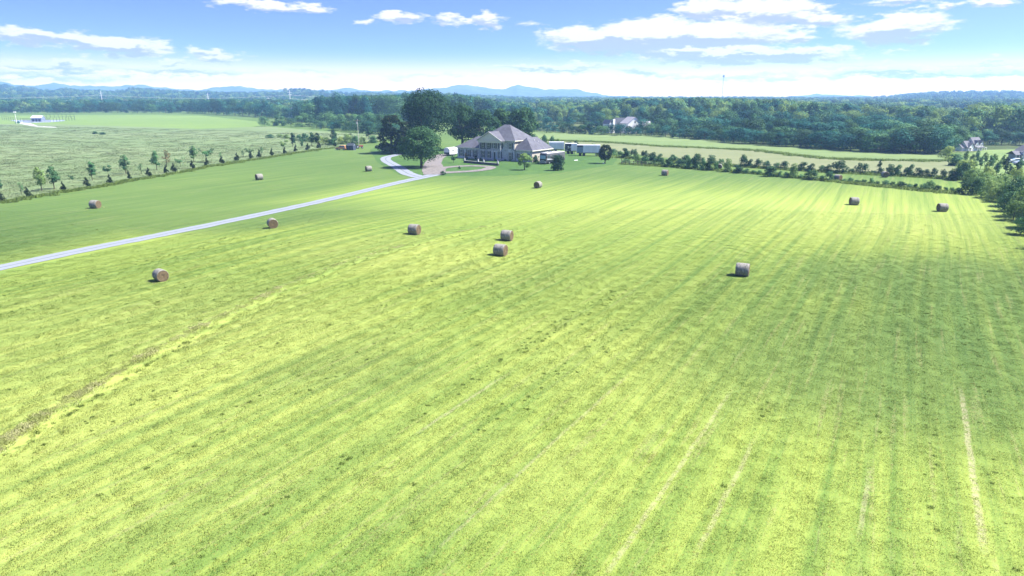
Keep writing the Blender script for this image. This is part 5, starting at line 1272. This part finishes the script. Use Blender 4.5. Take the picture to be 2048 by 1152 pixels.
small_house(588, 222, 640, 17, 12, 4.2, 9.0, 'x', -.5, 'farm_house', 'low grey roofed house in the gap right of the left tree line', rm=flat_mat('slate_blue', (.12, .13, .17), .9))
# pavilion and fence of the sports ground
x, y = G(73, 243.5); pv = empty('sports_pavilion', (x, y, 0), .1, 'small blue grey pavilion with gable roof inside the fenced ground at far left', 'building')
m_pv = flat_mat('blue_grey_wall', (.20, .24, .33), .7, var=.2)
b = MB(); gwall(b, -3.6, 3.6, 0, 6, 3.0, 4.6, 'x'); b.build('wall', m_pv, pv)
b = MB(); gable(b, -3.6, 3.6, 0, 6, 3.0, 4.6, 'x'); b.build('roof', flat_mat('light_metal_roof', (.50, .52, .55), .5), pv)
for u in (-2.2, 0, 2.2): b = MB(); b.box(u - .4, -.05, 0, u + .4, -.003, 2.1); b.build('door', m_shut, pv)
m_court = zone_mat('court_paving', (.16, .19, .25), (.22, .25, .31), None, .3)
sheet('court_paving', [(44,246),(100,244.6),(130,242),(128,240),(60,240),(20,240.5)], m_court, .05, label='pale paved court behind the pavilion')
sheet('gravel_path', [(42,245),(62,247),(75,252),(112,254),(113,255.3),(72,254),(52,250),(38,247)], flat_mat('path_gravel', (.36, .36, .34), .9, var=.15, scale=.5), .06, label='pale path leading to the pavilion')
def fence(pts, label, n_per):
    P = [np.array(G(*p)) for p in pts]; root = empty('chain_link_fence', (P[0][0], P[0][1], 0), 0, label, 'fence')
    o = P[0]
    for i in range(len(P) - 1):
        for j in range(n_per + (i == len(P) - 2)):
            q = P[i] + (P[i + 1] - P[i]) * (j / n_per) - o
            b = MB(); b.tube((q[0], q[1], -.1), (q[0], q[1], 3.2), .10, .10, 5); b.build('post', m_shut, root)
        a, c = P[i] - o, P[i + 1] - o
        for z in (1.6, 3.15): b = MB(); b.tube((a[0], a[1], z), (c[0], c[1], z), .05, .05, 4); b.build('rail', m_shut, root)
fence([(5, 240), (47, 245.5), (66, 245.5)], 'left part of the dark fence around the fenced ground', 9)
fence([(83, 243.5), (101, 244), (150, 241), (149, 236), (85, 236)], 'right part of the dark fence around the fenced ground', 8)
root, h, x, y = pole('light_pole', 33.5, 247, 224, 'tall pale floodlight pole beside the fenced ground at far left', 'lamp', r=.16, mat=m_white)
b = MB(); b.box(-.8, -.3, h - .5, .8, .3, h + .3); b.build('floodlight', m_white, root)
x, y = G(31, 246.5); bn = empty('green_bleacher', (x, y, 0), -.9, 'low dark green bleacher beside the path at far left', 'bleacher')
b = MB()
for k in range(3): b.box(-5, k * .8, -.05, 5, k * .8 + .8, .5 + k * .45)
b.build('steps', flat_mat('dark_green', (.02, .09, .06), .6), bn)
# boundary fence wire posts at the right hedge start
p0 = np.array(G(1243, 329)); p1 = np.array(G(1300, 332)); fr_ = empty('post_fence', (p0[0], p0[1], 0), 0, 'short dark post and rail fence at the left end of the front hedgerow', 'fence')
for i in range(8):
    q = (p1 - p0) * i / 7; b = MB(); b.box(q[0] - .07, q[1] - .07, -.1, q[0] + .07, q[1] + .07, 1.3 if i else 1.8); b.build('post', m_wood, fr_)
for z in (.6, 1.1): b = MB(); b.tube((0, 0, z), (*(p1 - p0), z), .05, .05, 5); b.build('rail', m_wood, fr_)

# ------------------------------------------------------------------ haze
b = MB(); b.box(-9000, -600, -60, 9000, 5900, 140); hzb = b.build('haze', bpy.data.materials.new('haze_air')); hzb.display_type = 'WIRE'
hm2 = hzb.data.materials[0]; hm2.use_nodes = True; hm2.node_tree.nodes.clear(); T = NT(hm2.node_tree)
o_ = T.n('ShaderNodeOutputMaterial'); pv_ = T.n('ShaderNodeVolumePrincipled')
pv_.inputs['Color'].default_value = (*HAZE_COLOR, 1); pv_.inputs['Density'].default_value = HAZE_DENSITY; pv_.inputs['Anisotropy'].default_value = .15
T.l(pv_.outputs[0], o_.inputs['Volume'])
tag(hzb, label='pale blue summer haze over the valley', kind='stuff')
